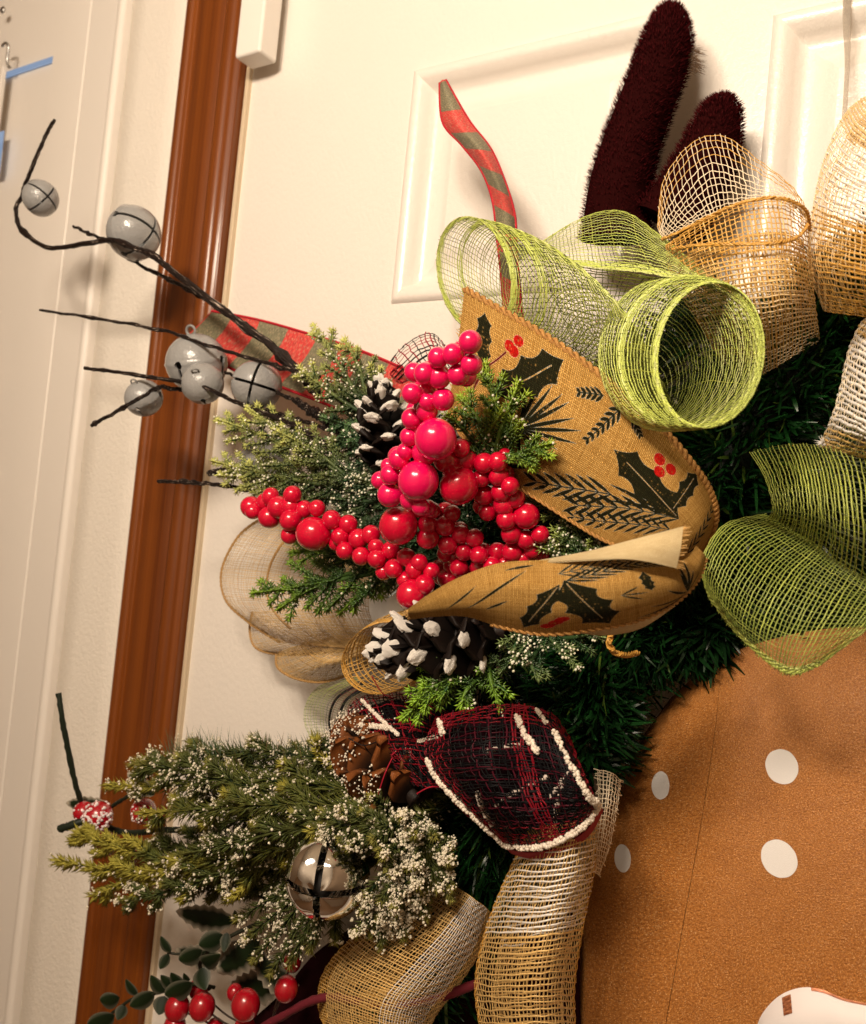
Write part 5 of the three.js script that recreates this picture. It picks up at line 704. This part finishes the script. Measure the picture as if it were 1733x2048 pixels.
// ---------- pinecones ----------
{
  const scaleGeo = () => {  // a bent woody scale along +Y (root at 0, tip at 1), face up +Z
    const g = new MB(), nu = 4, nv = 6;
    for (const s of [1, -1]) { const at = g.count; for (let j = 0; j <= nv; j++) for (let i = 0; i <= nu; i++) { const v = j / nv, u = i / nu * 2 - 1, w = 0.16 + 0.36 * Math.sin(Math.PI * Math.min(1, v * 0.9) ** 1.4) * (v > 0.8 ? 1 - ((v - 0.8) / 0.2) ** 2 * 0.75 : 1), z = 0.28 * v * v - 0.14 * u * u + s * (0.03 + 0.09 * v * (1 - Math.abs(u) * 0.7)); const k = smooth(0.35, 1, v); g.vert(V(u * w, v, z), V(u * 0.5, -0.2, s), mixc([0.003, 0.002, 0.0015], [0.009, 0.005, 0.0035], k), u, v); }
      for (let j = 0; j < nv; j++) for (let i = 0; i < nu; i++) { const a = at + j * (nu + 1) + i; g.quad(a, a + 1, a + nu + 2, a + nu + 1); } }
    const half = (nu + 1) * (nv + 1); for (let j = 0; j < nv; j++) for (const c of [0, nu]) { const a = j * (nu + 1) + c, b = a + nu + 1; g.quad(a, b, b + half, a + half); } for (let i = 0; i < nu; i++) { const a = nv * (nu + 1) + i; g.quad(a, a + 1, a + 1 + half, a + half); }
    const q = g.geo(); q.computeVertexNormals(); return q;
  };
  const dark = scaleGeo(), brown = scaleGeo(); { const c = brown.attributes.color, y = brown.attributes.uv; for (let k = 0; k < c.count; k++) { const v = y.getY(k), t = mixc([0.010, 0.005, 0.003], [0.20, 0.062, 0.015], smooth(0.55, 1, v)); c.setXYZ(k, ...t); } }
  const tips = [0, 1, 2].map((k) => { const g = new THREE.IcosahedronGeometry(0.3, 3), p = g.attributes.position; for (let i = 0; i < p.count; i++) { const x = p.getX(i), y = p.getY(i), z = p.getZ(i), n = 1 + 0.3 * noise(x * 6 + k * 9, y * 6, z * 6); p.setXYZ(i, x * 0.95 * n, y * 1.05 * n, z * 0.5 * n); } g.computeVertexNormals(); g.translate(0, 0.88, 0.24); return g; });
  const white = std({ color: C(0.86, 0.82, 0.75), roughness: 0.75, bumpMap: rep(grainTex, 2, 2), bumpScale: 0.0003 });
  const cone = (label, A, B, rad, n, geo, o = {}) => {
    const a = W(...A), b = W(...B), ax = b.clone().sub(a), L = ax.length(), T = ax.clone().normalize(), R = rad / perMetre(a.clone().lerp(b, 0.5)), X = T.clone().cross(V(0.2, 0.3, 0.9)).normalize(), Y = T.clone().cross(X), r = rng(n + A[0]);
    const g = thing('pinecone', label, 'pinecone', a.clone().lerp(b, 0.5)), core = new MB(); core.tube([a, a.clone().lerp(b, 0.3), a.clone().lerp(b, 0.7), b], (t) => R * (0.35 * Math.sin(Math.PI * (0.15 + 0.7 * t)) + 0.05), 10, [0.012, 0.007, 0.005]); part(g, 'core', core.geo(), M.scale);
    const sn = new MB();
    for (let k = 0; k < n; k++) {
      const t = k / (n - 1), an = k * 2.39996 + 0.2 * r(), rp = Math.sin(Math.PI * (0.12 + 0.80 * t)) ** 0.7, out = X.clone().multiplyScalar(Math.cos(an)).addScaledVector(Y, Math.sin(an)), open = o.open ?? 0.55;
      const lean = lerp(-0.05, 1.3, t ** 1.5) + open * 0.25, d = out.clone().multiplyScalar(Math.cos(lean)).addScaledVector(T, Math.sin(lean)).normalize();
      const m = new THREE.Mesh(geo, M.scale); m.name = 'scale'; m.castShadow = m.receiveShadow = true; const side = out.clone().cross(T).normalize(), len = R * (0.35 + 0.68 * rp);
      m.matrixAutoUpdate = true; m.quaternion.setFromRotationMatrix(new THREE.Matrix4().makeBasis(side, d, side.clone().cross(d))); m.position.copy(a.clone().addScaledVector(ax, 0.03 + 0.9 * t)).sub(g.position); const w = len * (0.95 + 0.2 * r()); m.scale.set(w, len * (0.95 + 0.1 * r()), w); g.add(m);
      if (o.tips && (r() < 0.94)) { const q = new THREE.Mesh(tips[k % 3], white); q.name = 'painted_tip'; q.castShadow = q.receiveShadow = true; const s = (o.tip ?? 1) * (0.85 + 0.3 * r()); q.scale.set(s, 1.02, s); m.add(q); }
      if (o.snow && r() < o.snow) { m.updateMatrix(); for (let i = 0; i < 46; i++) { const p = V((r() - 0.5) * 0.85, 0.8 + 0.3 * r(), 0.02 + 0.42 * r()).applyMatrix4(m.matrix).add(g.position); sn.bead(p, 0.00045 + 0.0008 * r() * r(), shade([0.72, 0.66, 0.54], r), r()); } }
    }
    if (o.snow) part(g, 'snow', sn.geo(), M.snow, { kind: 'stuff' });
    return g;
  };
  cone('dark pinecone with white painted tips left of the upright berries', [772, 945, 0.11], [762, 782, 0.13], 60, 32, dark, { tips: true, tip: 0.85 });
  cone('black pinecone with white painted tips lying under the burlap tip', [1010, 1262, 0.13], [775, 1300, 0.155], 90, 44, dark, { tips: true, tip: 0.62 });
  cone('brown pinecone with snow beads between pine branch and plaid ribbon', [835, 1600, 0.12], [705, 1470, 0.115], 92, 34, brown, { snow: 0.75, open: 0.2 });
}

// ---------- cedar sprigs ----------
{
  const DARK = [0.010, 0.045, 0.016], MIDG = [0.03, 0.10, 0.022], YEL = [0.60, 0.62, 0.17], LGT = [0.10, 0.26, 0.02];
  const cedar = (label, base, tips, o = {}) => {
    const r = rng(Math.round(base[0] * 3 + base[1])), lf = new MB(), st = new MB(), fr = new MB(), B = W(...base), g = thing('cedar_sprig', label, 'cedar sprig', B, 'artificial cedar sprigs');
    const k = (o.size ?? 1) * 1.5, c0 = mulc(o.c0 ?? DARK, 0.75), c1 = o.c1 ?? YEL, frost = o.frost ?? 0.25;
    const fork = (p, d, N, t) => { const col = mixc(c0, mixc(MIDG, c1, t), clamp(0.03 + (t * t * t * 0.5 + t * t * 0.5) * (0.75 + 0.5 * r()))), len = (0.0034 + 0.0016 * r()) * k, tip = mixc(col, mulc(c1, 1.15), 0.35 * t); lf.spike(p, d, len, 0.00058 * k, col, tip, 0.7, N); const s = d.clone().cross(N).normalize(); for (const q of [-1, 1]) if (r() < 0.8) lf.spike(p.clone().addScaledVector(d, len * 0.3), d.clone().addScaledVector(s, q * (0.7 + 0.3 * r())).addScaledVector(N, (r() - 0.4) * 0.5).normalize(), len * 0.62, 0.00045 * k, col, tip, 0.7, N); if (r() < frost * 1.5 * smooth(-0.15, 0.3, noise(p.x * 70, p.y * 70, p.z * 70))) fr.bead(p.clone().addScaledVector(d, len * (0.5 + 0.5 * r())).addScaledVector(N, 0.0004), (0.00035 + 0.00035 * r()) * k, shade(mixc([0.62, 0.6, 0.42], [0.8, 0.78, 0.66], r()), r), r()); };
    const shoot = (P, t0, t1, N0) => { // a twiglet with forked leaves on both sides
      const n = Math.max(4, Math.round(P[P.length - 1].distanceTo(P[0]) / (0.0019 * k)));
      for (let i = 0; i <= n; i++) { const x = i / n, p = cr(P, x), T = cr(P, Math.min(1, x + 0.05)).sub(cr(P, Math.max(0, x - 0.05))).normalize(), s = T.clone().cross(N0).normalize(), t = lerp(t0, t1, x); for (const q of [-1, 1]) fork(p, T.clone().addScaledVector(s, q * (0.75 + 0.35 * r()) * (1 - 0.5 * x)).addScaledVector(N0, (r() - 0.35) * 0.8).normalize(), N0, t); fork(p, T.clone().addScaledVector(N0, 0.5 + 0.5 * r()).normalize(), s, t); if (i === n) fork(p, T, N0, t); }
    };
    for (const tip of tips) {
      const E = W(...tip), m = B.clone().lerp(E, 0.5).add(V(r() - 0.5, r() - 0.3, r() - 0.3).multiplyScalar(0.012)), main = [B, m, E], L = B.distanceTo(E), N0 = BACK.clone().add(V(r() - 0.5, r() - 0.3, r() - 0.5).multiplyScalar(0.5)).normalize();
      st.tube(sample((t) => cr(main, t), 16), (t) => lerp(0.0013, 0.0006, t) * k, 6, (t) => mixc(mulc(c0, 0.8), mixc(MIDG, c1, t), t * 0.7));
      shoot([cr(main, 0.45), cr(main, 0.72), E], 0.35, 1, N0);
      const n = Math.max(3, Math.round(L / (0.0078 * k)));
      for (let i = 0; i < n; i++) { const t = 0.22 + 0.7 * i / n, p = cr(main, t), T = cr(main, t + 0.05).sub(cr(main, t - 0.05)).normalize(), s = T.clone().cross(N0).normalize().multiplyScalar(i % 2 ? 1 : -1), len = (0.006 + 0.24 * L * (1 - t)) * (0.6 + 0.7 * r()), d = T.clone().multiplyScalar(0.8).addScaledVector(s, 0.65).addScaledVector(N0, 0.35 * (r() - 0.3)).normalize(), q = p.clone().addScaledVector(d, len), h = p.clone().lerp(q, 0.5).addScaledVector(T, -len * 0.08); st.tube([p, h, q], 0.0005 * k, 5, mixc(c0, MIDG, t)); shoot([p, h, q], t * 0.6, clamp(t + 0.25), N0); }
    }
    part(g, 'stem', st.geo(), M.leaf); part(g, 'leaves', lf.geo(), M.leafGloss, { kind: 'stuff' }); if (frost) part(g, 'frost', fr.geo(), M.snow, { kind: 'stuff' });
  };
  cedar('frosted cedar sprig with pale tips in front of the plaid ribbon', [738, 835, 0.10], [[630, 656, 0.115], [692, 685, 0.11], [602, 738, 0.105], [762, 742, 0.11], [665, 775, 0.1]], { frost: 0.35 });
  cedar('yellow-tipped cedar sprig reaching left over the shadowed bell', [730, 985, 0.095], [[440, 842, 0.12], [498, 818, 0.12], [432, 925, 0.12], [443, 950, 0.12], [552, 862, 0.115], [600, 900, 0.1], [530, 968, 0.11]], { frost: 0.35 });
  cedar('small dark bluish cedar sprig between twigs and white-tipped cone', [800, 905, 0.09], [[650, 836, 0.10], [660, 880, 0.10], [700, 850, 0.10]], { c0: [0.008, 0.045, 0.022], c1: [0.11, 0.2, 0.07], frost: 0.3 });
  cedar('bright green cedar sprig standing in front of the burlap print', [985, 935, 0.155], [[972, 738, 0.175], [1035, 772, 0.17], [898, 835, 0.175], [1096, 890, 0.17], [1064, 935, 0.165], [925, 800, 0.17], [1000, 830, 0.175], [1040, 850, 0.17]], { c0: MIDG, c1: [0.30, 0.42, 0.03], frost: 0.12, size: 1.05 });
  cedar('green cedar sprig below the left berries over the jute mesh', [830, 1130, 0.12], [[512, 1186, 0.135], [590, 1106, 0.13], [562, 1214, 0.13], [684, 1222, 0.125], [640, 1104, 0.125], [740, 1180, 0.12]], { c1: [0.22, 0.36, 0.03], frost: 0.06, size: 1.1 });
  cedar('dull frosted cedar sprig behind the centre berries', [840, 1010, 0.09], [[560, 990, 0.105], [610, 1045, 0.10], [690, 1030, 0.10], [640, 930, 0.10], [720, 960, 0.105], [690, 1075, 0.10]], { c1: [0.14, 0.16, 0.06], frost: 0.5 });
  cedar('light cedar sprig between berries and the turned burlap flap', [1235, 1130, 0.12], [[1090, 1098, 0.135], [1135, 1045, 0.13], [1062, 1000, 0.13], [1215, 1052, 0.13], [1120, 1075, 0.14], [1180, 1085, 0.14]], { c1: [0.24, 0.3, 0.06], frost: 0.4 });
  cedar('green cedar sprig under the black cone, left tips bright', [1000, 1325, 0.12], [[812, 1432, 0.16], [868, 1392, 0.155], [858, 1352, 0.15], [925, 1405, 0.15], [1000, 1412, 0.145], [835, 1400, 0.16]], { c1: [0.26, 0.46, 0.03], frost: 0.12, size: 1.1 });
  cedar('frosted cedar sprig right of the black cone', [1090, 1280, 0.115], [[1190, 1262, 0.13], [1150, 1330, 0.135], [1030, 1320, 0.14], [1075, 1350, 0.14], [960, 1330, 0.14], [1010, 1285, 0.14]], { c1: [0.16, 0.22, 0.07], frost: 0.55 });
  cedar('dark cedar filler behind the berry sprays', [960, 1090, 0.09], [[860, 1060, 0.105], [900, 1020, 0.105], [1020, 1010, 0.105], [1000, 1120, 0.105], [820, 1140, 0.105], [760, 1090, 0.10], [930, 1180, 0.1], [1060, 1190, 0.1], [1120, 1240, 0.1]], { c1: [0.05, 0.1, 0.03], frost: 0.1 });
  cedar('dark cedar filler beside the white-tipped cone', [840, 960, 0.085], [[700, 940, 0.10], [720, 1000, 0.10], [800, 820, 0.1], [760, 1010, 0.1], [870, 860, 0.1]], { c1: [0.06, 0.11, 0.04], frost: 0.2 });
}

// ---------- snowy pine branch ----------
{
  const r = rng(321), g = thing('pine_branch', 'snow-flecked artificial pine branch at lower left', 'pine branch', W(820, 1640, 0.10)), nd = new MB(), st = new MB(), sn = new MB();
  const SNOW = [0.70, 0.64, 0.50];
  const frond = (pts, o = {}) => {
    const c = curve(pts), n = o.n ?? 60, len = (o.len ?? 0.0125) * 1.1, snow = o.snow ?? 1, g0 = o.c0 ?? [0.010, 0.025, 0.007], g1 = o.c1 ?? [0.036, 0.068, 0.018], tip = o.tip ?? [0.26, 0.24, 0.05], tipAt = o.tipAt ?? 0.8, rad = (o.rad ?? 0.00048) * 1.25;
    const lay = (cf, cnt, l, t0) => { st.tube(sample(cf, 16), (t) => lerp(0.0016, 0.0006, t), 6, mulc(g0, 0.7), 0.3, pts[0][0]);
      for (let i = 0; i < cnt; i++) { const s = (i + r()) / cnt, t = lerp(t0, 1, s), p = cf(s), T = cf(Math.min(1, s + 0.03)).sub(cf(Math.max(0, s - 0.03))).normalize(), X = T.clone().cross(BACK).normalize(), Y = T.clone().cross(X), k = t > tipAt ? clamp((t - tipAt) / 0.15) : 0, cl = smooth(-0.1, 0.35, noise(p.x * 55, p.y * 55, p.z * 55 + 3));
        for (let q = 0; q < (o.per ?? 13); q++) { const a = r() * 6.283, out = X.clone().multiplyScalar(Math.cos(a)).addScaledVector(Y, Math.sin(a)), d = T.clone().multiplyScalar(o.fwd ?? 0.9).addScaledVector(out, 0.5 + 0.75 * r()).normalize(), col = mixc(mixc(g0, g1, r()), tip, k * (0.6 + 0.5 * r())), L = l * (0.55 + 0.7 * r()) * (1 - 0.35 * k); nd.spike(p, d, L, rad, col, mixc(col, tip, 0.3));
          if (r() < 0.17 * snow * (0.15 + 1.3 * cl) && out.dot(BACK) + 0.7 * out.dot(UPV) > -0.3) { const e = p.clone().addScaledVector(d, L * (0.5 + 0.55 * r())), m = r() < 0.4 ? 5 : 2; for (let z = 0; z < m; z++) sn.bead(e.clone().add(V(r() - 0.5, r() - 0.5, r() - 0.5).multiplyScalar(0.0024)), 0.0004 + 0.00095 * r() * r(), shade(SNOW, r, 0.3), r()); } } } };
    lay(c, n, len, 0);
    if (o.side !== 0 && n > 36) for (let i = 0; i < 7; i++) { const t = 0.22 + 0.72 * (i + r() * 0.6) / 7, p = c(t), T = c(Math.min(1, t + 0.03)).sub(c(Math.max(0, t - 0.03))).normalize(), S = T.clone().cross(BACK).normalize().multiplyScalar(i % 2 ? 1 : -1), L = 0.030 * (1.15 - 0.7 * t) * (0.7 + 0.5 * r()), e = p.clone().addScaledVector(T, L * 0.85).addScaledVector(S, L * 0.5).addScaledVector(BACK, L * (r() - 0.35) * 0.7), m = p.clone().lerp(e, 0.5).addScaledVector(S, L * 0.1); lay((x) => cr([p, m, e], x), 16, len * 0.8, t * 0.75); }
  };
  const Y1 = [0.34, 0.3, 0.045];
  frond([[900, 1590, 0.09], [760, 1545, 0.11], [600, 1510, 0.115], [440, 1508, 0.115], [285, 1522, 0.12]], { n: 90, snow: 1.5 });
  frond([[880, 1620, 0.10], [720, 1585, 0.125], [520, 1560, 0.135], [350, 1570, 0.135], [218, 1572, 0.135]], { n: 100, snow: 1.4, tip: Y1, tipAt: 0.72 });
  frond([[860, 1640, 0.11], [700, 1615, 0.14], [540, 1610, 0.145], [400, 1620, 0.145], [285, 1628, 0.14]], { n: 90, snow: 1.2, tip: Y1, tipAt: 0.75 });
  frond([[860, 1660, 0.11], [720, 1650, 0.14], [580, 1660, 0.145], [450, 1690, 0.14], [300, 1730, 0.13]], { n: 90, snow: 1.8 });
  frond([[820, 1670, 0.105], [640, 1680, 0.13], [440, 1722, 0.13], [280, 1745, 0.13], [118, 1722, 0.135]], { n: 100, snow: 0.35, tip: Y1, tipAt: 0.5, len: 0.014, rad: 0.0007 });
  frond([[640, 1700, 0.11], [500, 1735, 0.12], [380, 1760, 0.125], [270, 1760, 0.125], [188, 1792, 0.125]], { n: 60, snow: 0.7, tip: Y1, tipAt: 0.4, rad: 0.0007 });
  frond([[400, 1735, 0.125], [300, 1712, 0.13], [220, 1690, 0.135], [158, 1666, 0.14]], { n: 40, snow: 0.2, tip: Y1, tipAt: 0.3, rad: 0.0007 });
  frond([[560, 1710, 0.12], [440, 1750, 0.13], [330, 1785, 0.13], [238, 1802, 0.13]], { n: 44, snow: 3, len: 0.009 });
  frond([[600, 1600, 0.13], [480, 1570, 0.14], [360, 1540, 0.14], [270, 1528, 0.14]], { n: 50, snow: 2.5 });
  frond([[650, 1690, 0.10], [560, 1740, 0.105], [440, 1770, 0.105], [345, 1782, 0.105]], { n: 40, snow: 0.1, len: 0.009, c1: [0.02, 0.04, 0.015] });
  frond([[760, 1560, 0.10], [690, 1540, 0.12], [640, 1510, 0.125], [632, 1480, 0.13]], { n: 26, snow: 1, tip: Y1, tipAt: 0.3, len: 0.01 });
  for (const [a, b, c, d] of [[[880, 1600], [740, 1560], [580, 1535], [400, 1540]], [[880, 1630], [720, 1600], [560, 1585], [380, 1600]], [[860, 1650], [700, 1640], [540, 1635], [400, 1650]], [[800, 1670], [640, 1665], [500, 1690], [380, 1720]], [[900, 1610], [800, 1580], [700, 1560], [560, 1545]], [[860, 1690], [780, 1690], [680, 1670], [560, 1660]], [[600, 1700], [480, 1710], [380, 1700], [300, 1690]]]) frond([[...a, 0.08], [...b, 0.10], [...c, 0.11], [...d, 0.11]], { n: 80, snow: 1.1 });
  // round the silver bell
  for (const [x, y, h] of [[440, 1765, 0.10], [450, 1800, 0.10], [470, 1840, 0.105], [490, 1880, 0.11], [505, 1925, 0.11], [540, 1950, 0.11], [580, 1930, 0.11], [620, 1900, 0.115], [670, 1880, 0.11]]) frond([[640, 1740, 0.09], [(640 + x) / 2 + 15, (1740 + y) / 2 - 6, h], [x, y, h + 0.005]], { n: 34, snow: 2.6, len: 0.009, rad: 0.0004 });
  for (const [x, y, h] of [[745, 1870, 0.13], [790, 1835, 0.135], [830, 1800, 0.135], [868, 1760, 0.135], [860, 1700, 0.135], [800, 1720, 0.14], [720, 1655, 0.15], [650, 1648, 0.15], [600, 1655, 0.13]]) frond([[850, 1650, 0.10], [(850 + x) / 2, (1650 + y) / 2, h], [x, y, h + 0.004]], { n: 40, snow: 2.4, len: 0.009, rad: 0.0004 });
  // thin upright needles along the top
  for (let k = 0; k < 420; k++) { const x = 340 + 330 * r(), p = W(x, 1520 + 20 * r(), 0.10 + 0.02 * r()), up = toward((r() - 0.5) * 0.9 - 0.15, -1, (r() - 0.3) * 0.6), L = 0.01 + 0.022 * r() * (x < 450 ? 1.15 : 0.85), col = x < 460 ? [0.06, 0.1, 0.05] : [0.025, 0.045, 0.018]; nd.spike(p, up, L, 0.00032, col, r() < 0.2 ? [0.2, 0.1, 0.04] : mulc(col, 1.3)); if (r() < 0.18) for (let z = 0; z < 3; z++) sn.bead(p.clone().addScaledVector(up, L * (0.3 + 0.6 * r())), 0.0005 + 0.0004 * r(), shade(SNOW, r), r()); }
  part(g, 'stem', st.geo(), M.leaf); part(g, 'needles', nd.geo(), M.leaf, { kind: 'stuff' }); part(g, 'snow', sn.geo(), M.snow, { kind: 'stuff' });
}

// ---------- leaves and bits at the bottom left ----------
{
  const leafSheet = (A, B, w, tooth = 0, bend = 0.15) => { const a = W(...A), b = W(...B), ax = b.clone().sub(a), L = ax.length(), T = ax.clone().normalize(), N = BACK.clone().addScaledVector(T, -BACK.dot(T)).normalize(), S = T.clone().cross(N), mb = new MB(), n = 14, hw = w / perMetre(a); for (let j = 0; j <= n; j++) { const t = j / n, ww = hw * Math.sin(Math.PI * t ** 0.8) ** 0.75 * (1 + tooth * ((j % 2) - 0.5)) + 0.0002; for (let i = -2; i <= 2; i++) { const u = i / 2, p = a.clone().addScaledVector(T, t * L).addScaledVector(S, u * ww).addScaledVector(N, bend * (Math.abs(u) * ww * 1.2 + L * 0.25 * Math.sin(Math.PI * t))); mb.vert(p, N.clone().addScaledVector(S, u * 0.4).normalize(), [1, 1, 1], 0.5 + u / 2, t); } } for (let j = 0; j < n; j++) for (let i = 0; i < 4; i++) { const q = j * 5 + i; mb.quad(q, q + 1, q + 6, q + 5); } return mb; };
  const paintLeaf = (mb, fn) => { for (let k = 0; k < mb.count; k++) { const c = fn(mb.t[2 * k], mb.t[2 * k + 1]); mb.c[3 * k] = c[0]; mb.c[3 * k + 1] = c[1]; mb.c[3 * k + 2] = c[2]; } return mb; };
  const G1 = [0.004, 0.010, 0.003], G2 = [0.010, 0.022, 0.006], PALE = [0.36, 0.32, 0.25];
  const holly = thing('holly_leaves', 'dark green leaves with pale frosted edges below the pine branch', 'leaves', W(450, 1850, 0.08));
  for (const [A, B, w] of [[[470, 1842, 0.08], [352, 1822, 0.10], 26], [[520, 1880, 0.07], [435, 1945, 0.085], 34], [[455, 1920, 0.06], [350, 1900, 0.07], 24], [[220, 1610, 0.095], [132, 1606, 0.105], 17], [[310, 1590, 0.09], [255, 1545, 0.10], 16], [[560, 1800, 0.05], [440, 1745, 0.06], 18], [[560, 1960, 0.05], [455, 1985, 0.06], 36], [[600, 1990, 0.05], [500, 1900, 0.06], 30]]) part(holly, 'leaf', paintLeaf(leafSheet(A, B, w, 0.22), (u, v) => (Math.abs(u - 0.5) > 0.3 || v > 0.86) ? PALE : mixc(G1, G2, noise(u * 9, v * 9) * 0.5 + 0.5)).geo(), M.leaf);
  const box = thing('boxwood_sprig', 'small round-leaved green sprig at bottom left', 'leaf sprig', W(440, 1920, 0.09)), st = new MB();
  const stem = (pts, w) => { const c = curve(pts); st.tube(sample(c, 16), w / perMetre(c(0.5)), 6, [0.02, 0.022, 0.012]); };
  stem([[520, 1845, 0.08], [470, 1868, 0.09], [425, 1895, 0.095], [400, 1930, 0.095], [420, 1980, 0.09]], 4); stem([[400, 1905, 0.095], [360, 1908, 0.10], [335, 1905, 0.105]], 2.5); stem([[430, 1975, 0.09], [380, 1968, 0.095], [320, 1985, 0.10], [270, 1995, 0.10], [220, 2030, 0.10]], 3.5);
  part(box, 'stem', st.geo(), M.leaf);
  for (const [A, B, w] of [[[447, 1870, 0.095], [398, 1890, 0.105], 21], [[342, 1904, 0.105], [322, 1872, 0.11], 9], [[338, 1908, 0.105], [320, 1938, 0.11], 10], [[405, 1900, 0.10], [358, 1920, 0.105], 18], [[405, 1925, 0.10], [442, 1908, 0.105], 17], [[405, 1935, 0.10], [412, 1980, 0.105], 19], [[455, 1865, 0.095], [448, 1905, 0.1], 10], [[385, 1965, 0.1], [330, 1990, 0.105], 20], [[330, 1985, 0.1], [302, 1950, 0.108], 13], [[352, 1975, 0.1], [322, 1950, 0.108], 12], [[365, 1970, 0.1], [342, 1945, 0.108], 12], [[310, 1985, 0.1], [260, 2012, 0.108], 17], [[330, 1992, 0.1], [318, 2030, 0.106], 17], [[378, 1962, 0.1], [368, 1946, 0.105], 6], [[275, 1990, 0.1], [252, 1958, 0.106], 9], [[240, 1995, 0.1], [200, 2000, 0.106], 17], [[250, 2010, 0.1], [235, 2040, 0.106], 12], [[230, 2030, 0.1], [175, 2050, 0.108], 20], [[480, 1850, 0.09], [470, 1820, 0.1], 10]]) part(box, 'leaf', paintLeaf(leafSheet(A, B, w, 0, 0.25), (u, v) => mixc(mixc(G1, G2, v), PALE, Math.abs(u - 0.5) > 0.4 ? 0.25 : 0)).geo(), M.leaf);
  // dark red velvet behind the mesh tubes at the bottom
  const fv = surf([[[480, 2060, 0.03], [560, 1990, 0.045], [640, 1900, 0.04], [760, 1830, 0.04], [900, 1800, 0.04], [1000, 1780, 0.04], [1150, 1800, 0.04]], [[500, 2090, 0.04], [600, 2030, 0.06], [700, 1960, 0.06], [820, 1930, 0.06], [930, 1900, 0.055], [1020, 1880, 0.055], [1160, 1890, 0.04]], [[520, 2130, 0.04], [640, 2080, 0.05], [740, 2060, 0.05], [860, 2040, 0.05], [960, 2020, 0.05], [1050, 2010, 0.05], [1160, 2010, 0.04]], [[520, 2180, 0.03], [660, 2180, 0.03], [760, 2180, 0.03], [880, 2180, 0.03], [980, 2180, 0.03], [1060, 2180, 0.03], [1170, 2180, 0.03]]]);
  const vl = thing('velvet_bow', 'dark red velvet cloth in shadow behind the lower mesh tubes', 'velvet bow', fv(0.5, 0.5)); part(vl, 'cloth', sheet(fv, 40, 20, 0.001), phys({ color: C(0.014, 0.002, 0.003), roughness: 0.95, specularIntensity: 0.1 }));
  const cd = new MB(); const cc = curve([[480, 2085, 0.09], [560, 2035, 0.095], [650, 1995, 0.095], [760, 2010, 0.09], [860, 2000, 0.09], [960, 1965, 0.085]]); cd.tube(sample(cc, 60), 0.003, 9, [0.12, 0.003, 0.012], 0.35, 2); part(vl, 'piping', cd.geo(), M.cord);
}

// ---------- dark red plush antler and the clear hanger ----------
{
  const r = rng(12), mb = new MB(), rings = [[[1338, 26, 0.035], 8], [[1338, 44, 0.045], 30], [[1333, 85, 0.05], 48], [[1318, 140, 0.05], 54], [[1284, 230, 0.05], 56], [[1256, 310, 0.05], 58], [[1238, 385, 0.05], 62], [[1232, 480, 0.045], 70]];
  const ctr = rings.map(([q]) => W(...q)), rad = rings.map(([q, a]) => a / perMetre(W(...q))), n = 24, rows = 60, o = thing('plush_ornament', 'dark maroon plush shape with two prongs behind the mesh loops', 'plush ornament', ctr[7]);
  const rf = (t) => { const x = clamp(t) * (rad.length - 1), i = Math.min(rad.length - 2, Math.floor(x)); return lerp(rad[i], rad[i + 1], smooth(0, 1, x - i) * 0.5 + (x - i) * 0.5); };
  const lobe = (cf, radf, fuzz) => { const c0 = [0.018, 0.003, 0.003]; mb.tube(sample(cf, rows), radf, n, c0); const T0 = (t) => cf(Math.min(1, t + 0.02)).sub(cf(Math.max(0, t - 0.02))).normalize(); for (let k = 0; k < fuzz; k++) { const t = r() ** 1.2, p = cf(t), T = T0(t), X = T.clone().cross(BACK).normalize(), Y = T.clone().cross(X), a = r() * 6.283, d = X.multiplyScalar(Math.cos(a)).addScaledVector(Y, Math.sin(a)); const c = mulc([0.05, 0.006, 0.007], 0.3 + 1.1 * r()); fz.spike(p.addScaledVector(d, radf(t) * 0.97), d.clone().addScaledVector(T, -0.8 + 0.5 * r()).add(V(r() - 0.5, r() - 0.5, r() - 0.5).multiplyScalar(0.6)).normalize(), 0.003 + 0.003 * r(), 0.00025, mulc(c, 0.6), c); } };
  const fz = new MB(); lobe((t) => cr(ctr, t), rf, 9000);
  const c2 = [[1442, 198, 0.04], [1441, 222, 0.04], [1428, 275, 0.042], [1400, 350, 0.045], [1340, 450, 0.045]].map((q) => W(...q)), rd = [8, 36, 52, 64, 76].map((a) => a / perMetre(c2[0])); lobe((t) => cr(c2, t), (t) => { const x = t * 4, i = Math.min(3, Math.floor(x)); return lerp(rd[i], rd[i + 1], x - i); }, 4500);
  part(o, 'body', mb.geo(), M.plush); part(o, 'pile', fz.geo(), M.plush, { kind: 'stuff' });
  const tf = new MB(); for (let k = 0; k < 160; k++) { const p = W(1372 + 18 * r(), 95 + 45 * r(), 0.05); tf.spike(p, toward(0.5 + 0.5 * r(), 0.7 * (r() - 0.1), 0.4 * (r() - 0.5)), 0.004 + 0.007 * r(), 0.0002, [0.12, 0.06, 0.03], [0.3, 0.2, 0.12]); } part(o, 'tuft', tf.geo(), M.leaf, { kind: 'stuff', label: 'thin light brown hairs at its right side' });
  const fh = surf([[[1688, -60, 0.008], [1686, 40, 0.008], [1690, 130, 0.012], [1684, 240, 0.02]], [[1704, -60, 0.008], [1702, 40, 0.008], [1700, 130, 0.012], [1694, 240, 0.02]]]);
  const h = thing('wreath_hanger', 'clear plastic hanger strip above the tall gold mesh loop', 'hanger', fh(0.5, 0.5)); part(h, 'strap', sheet(fh, 30, 4, 0.0012), phys({ color: C(0.72, 0.68, 0.62), roughness: 0.12, transmission: 0.75, thickness: 0, ior: 1.45 }));
}

renderer.render(scene, camera);
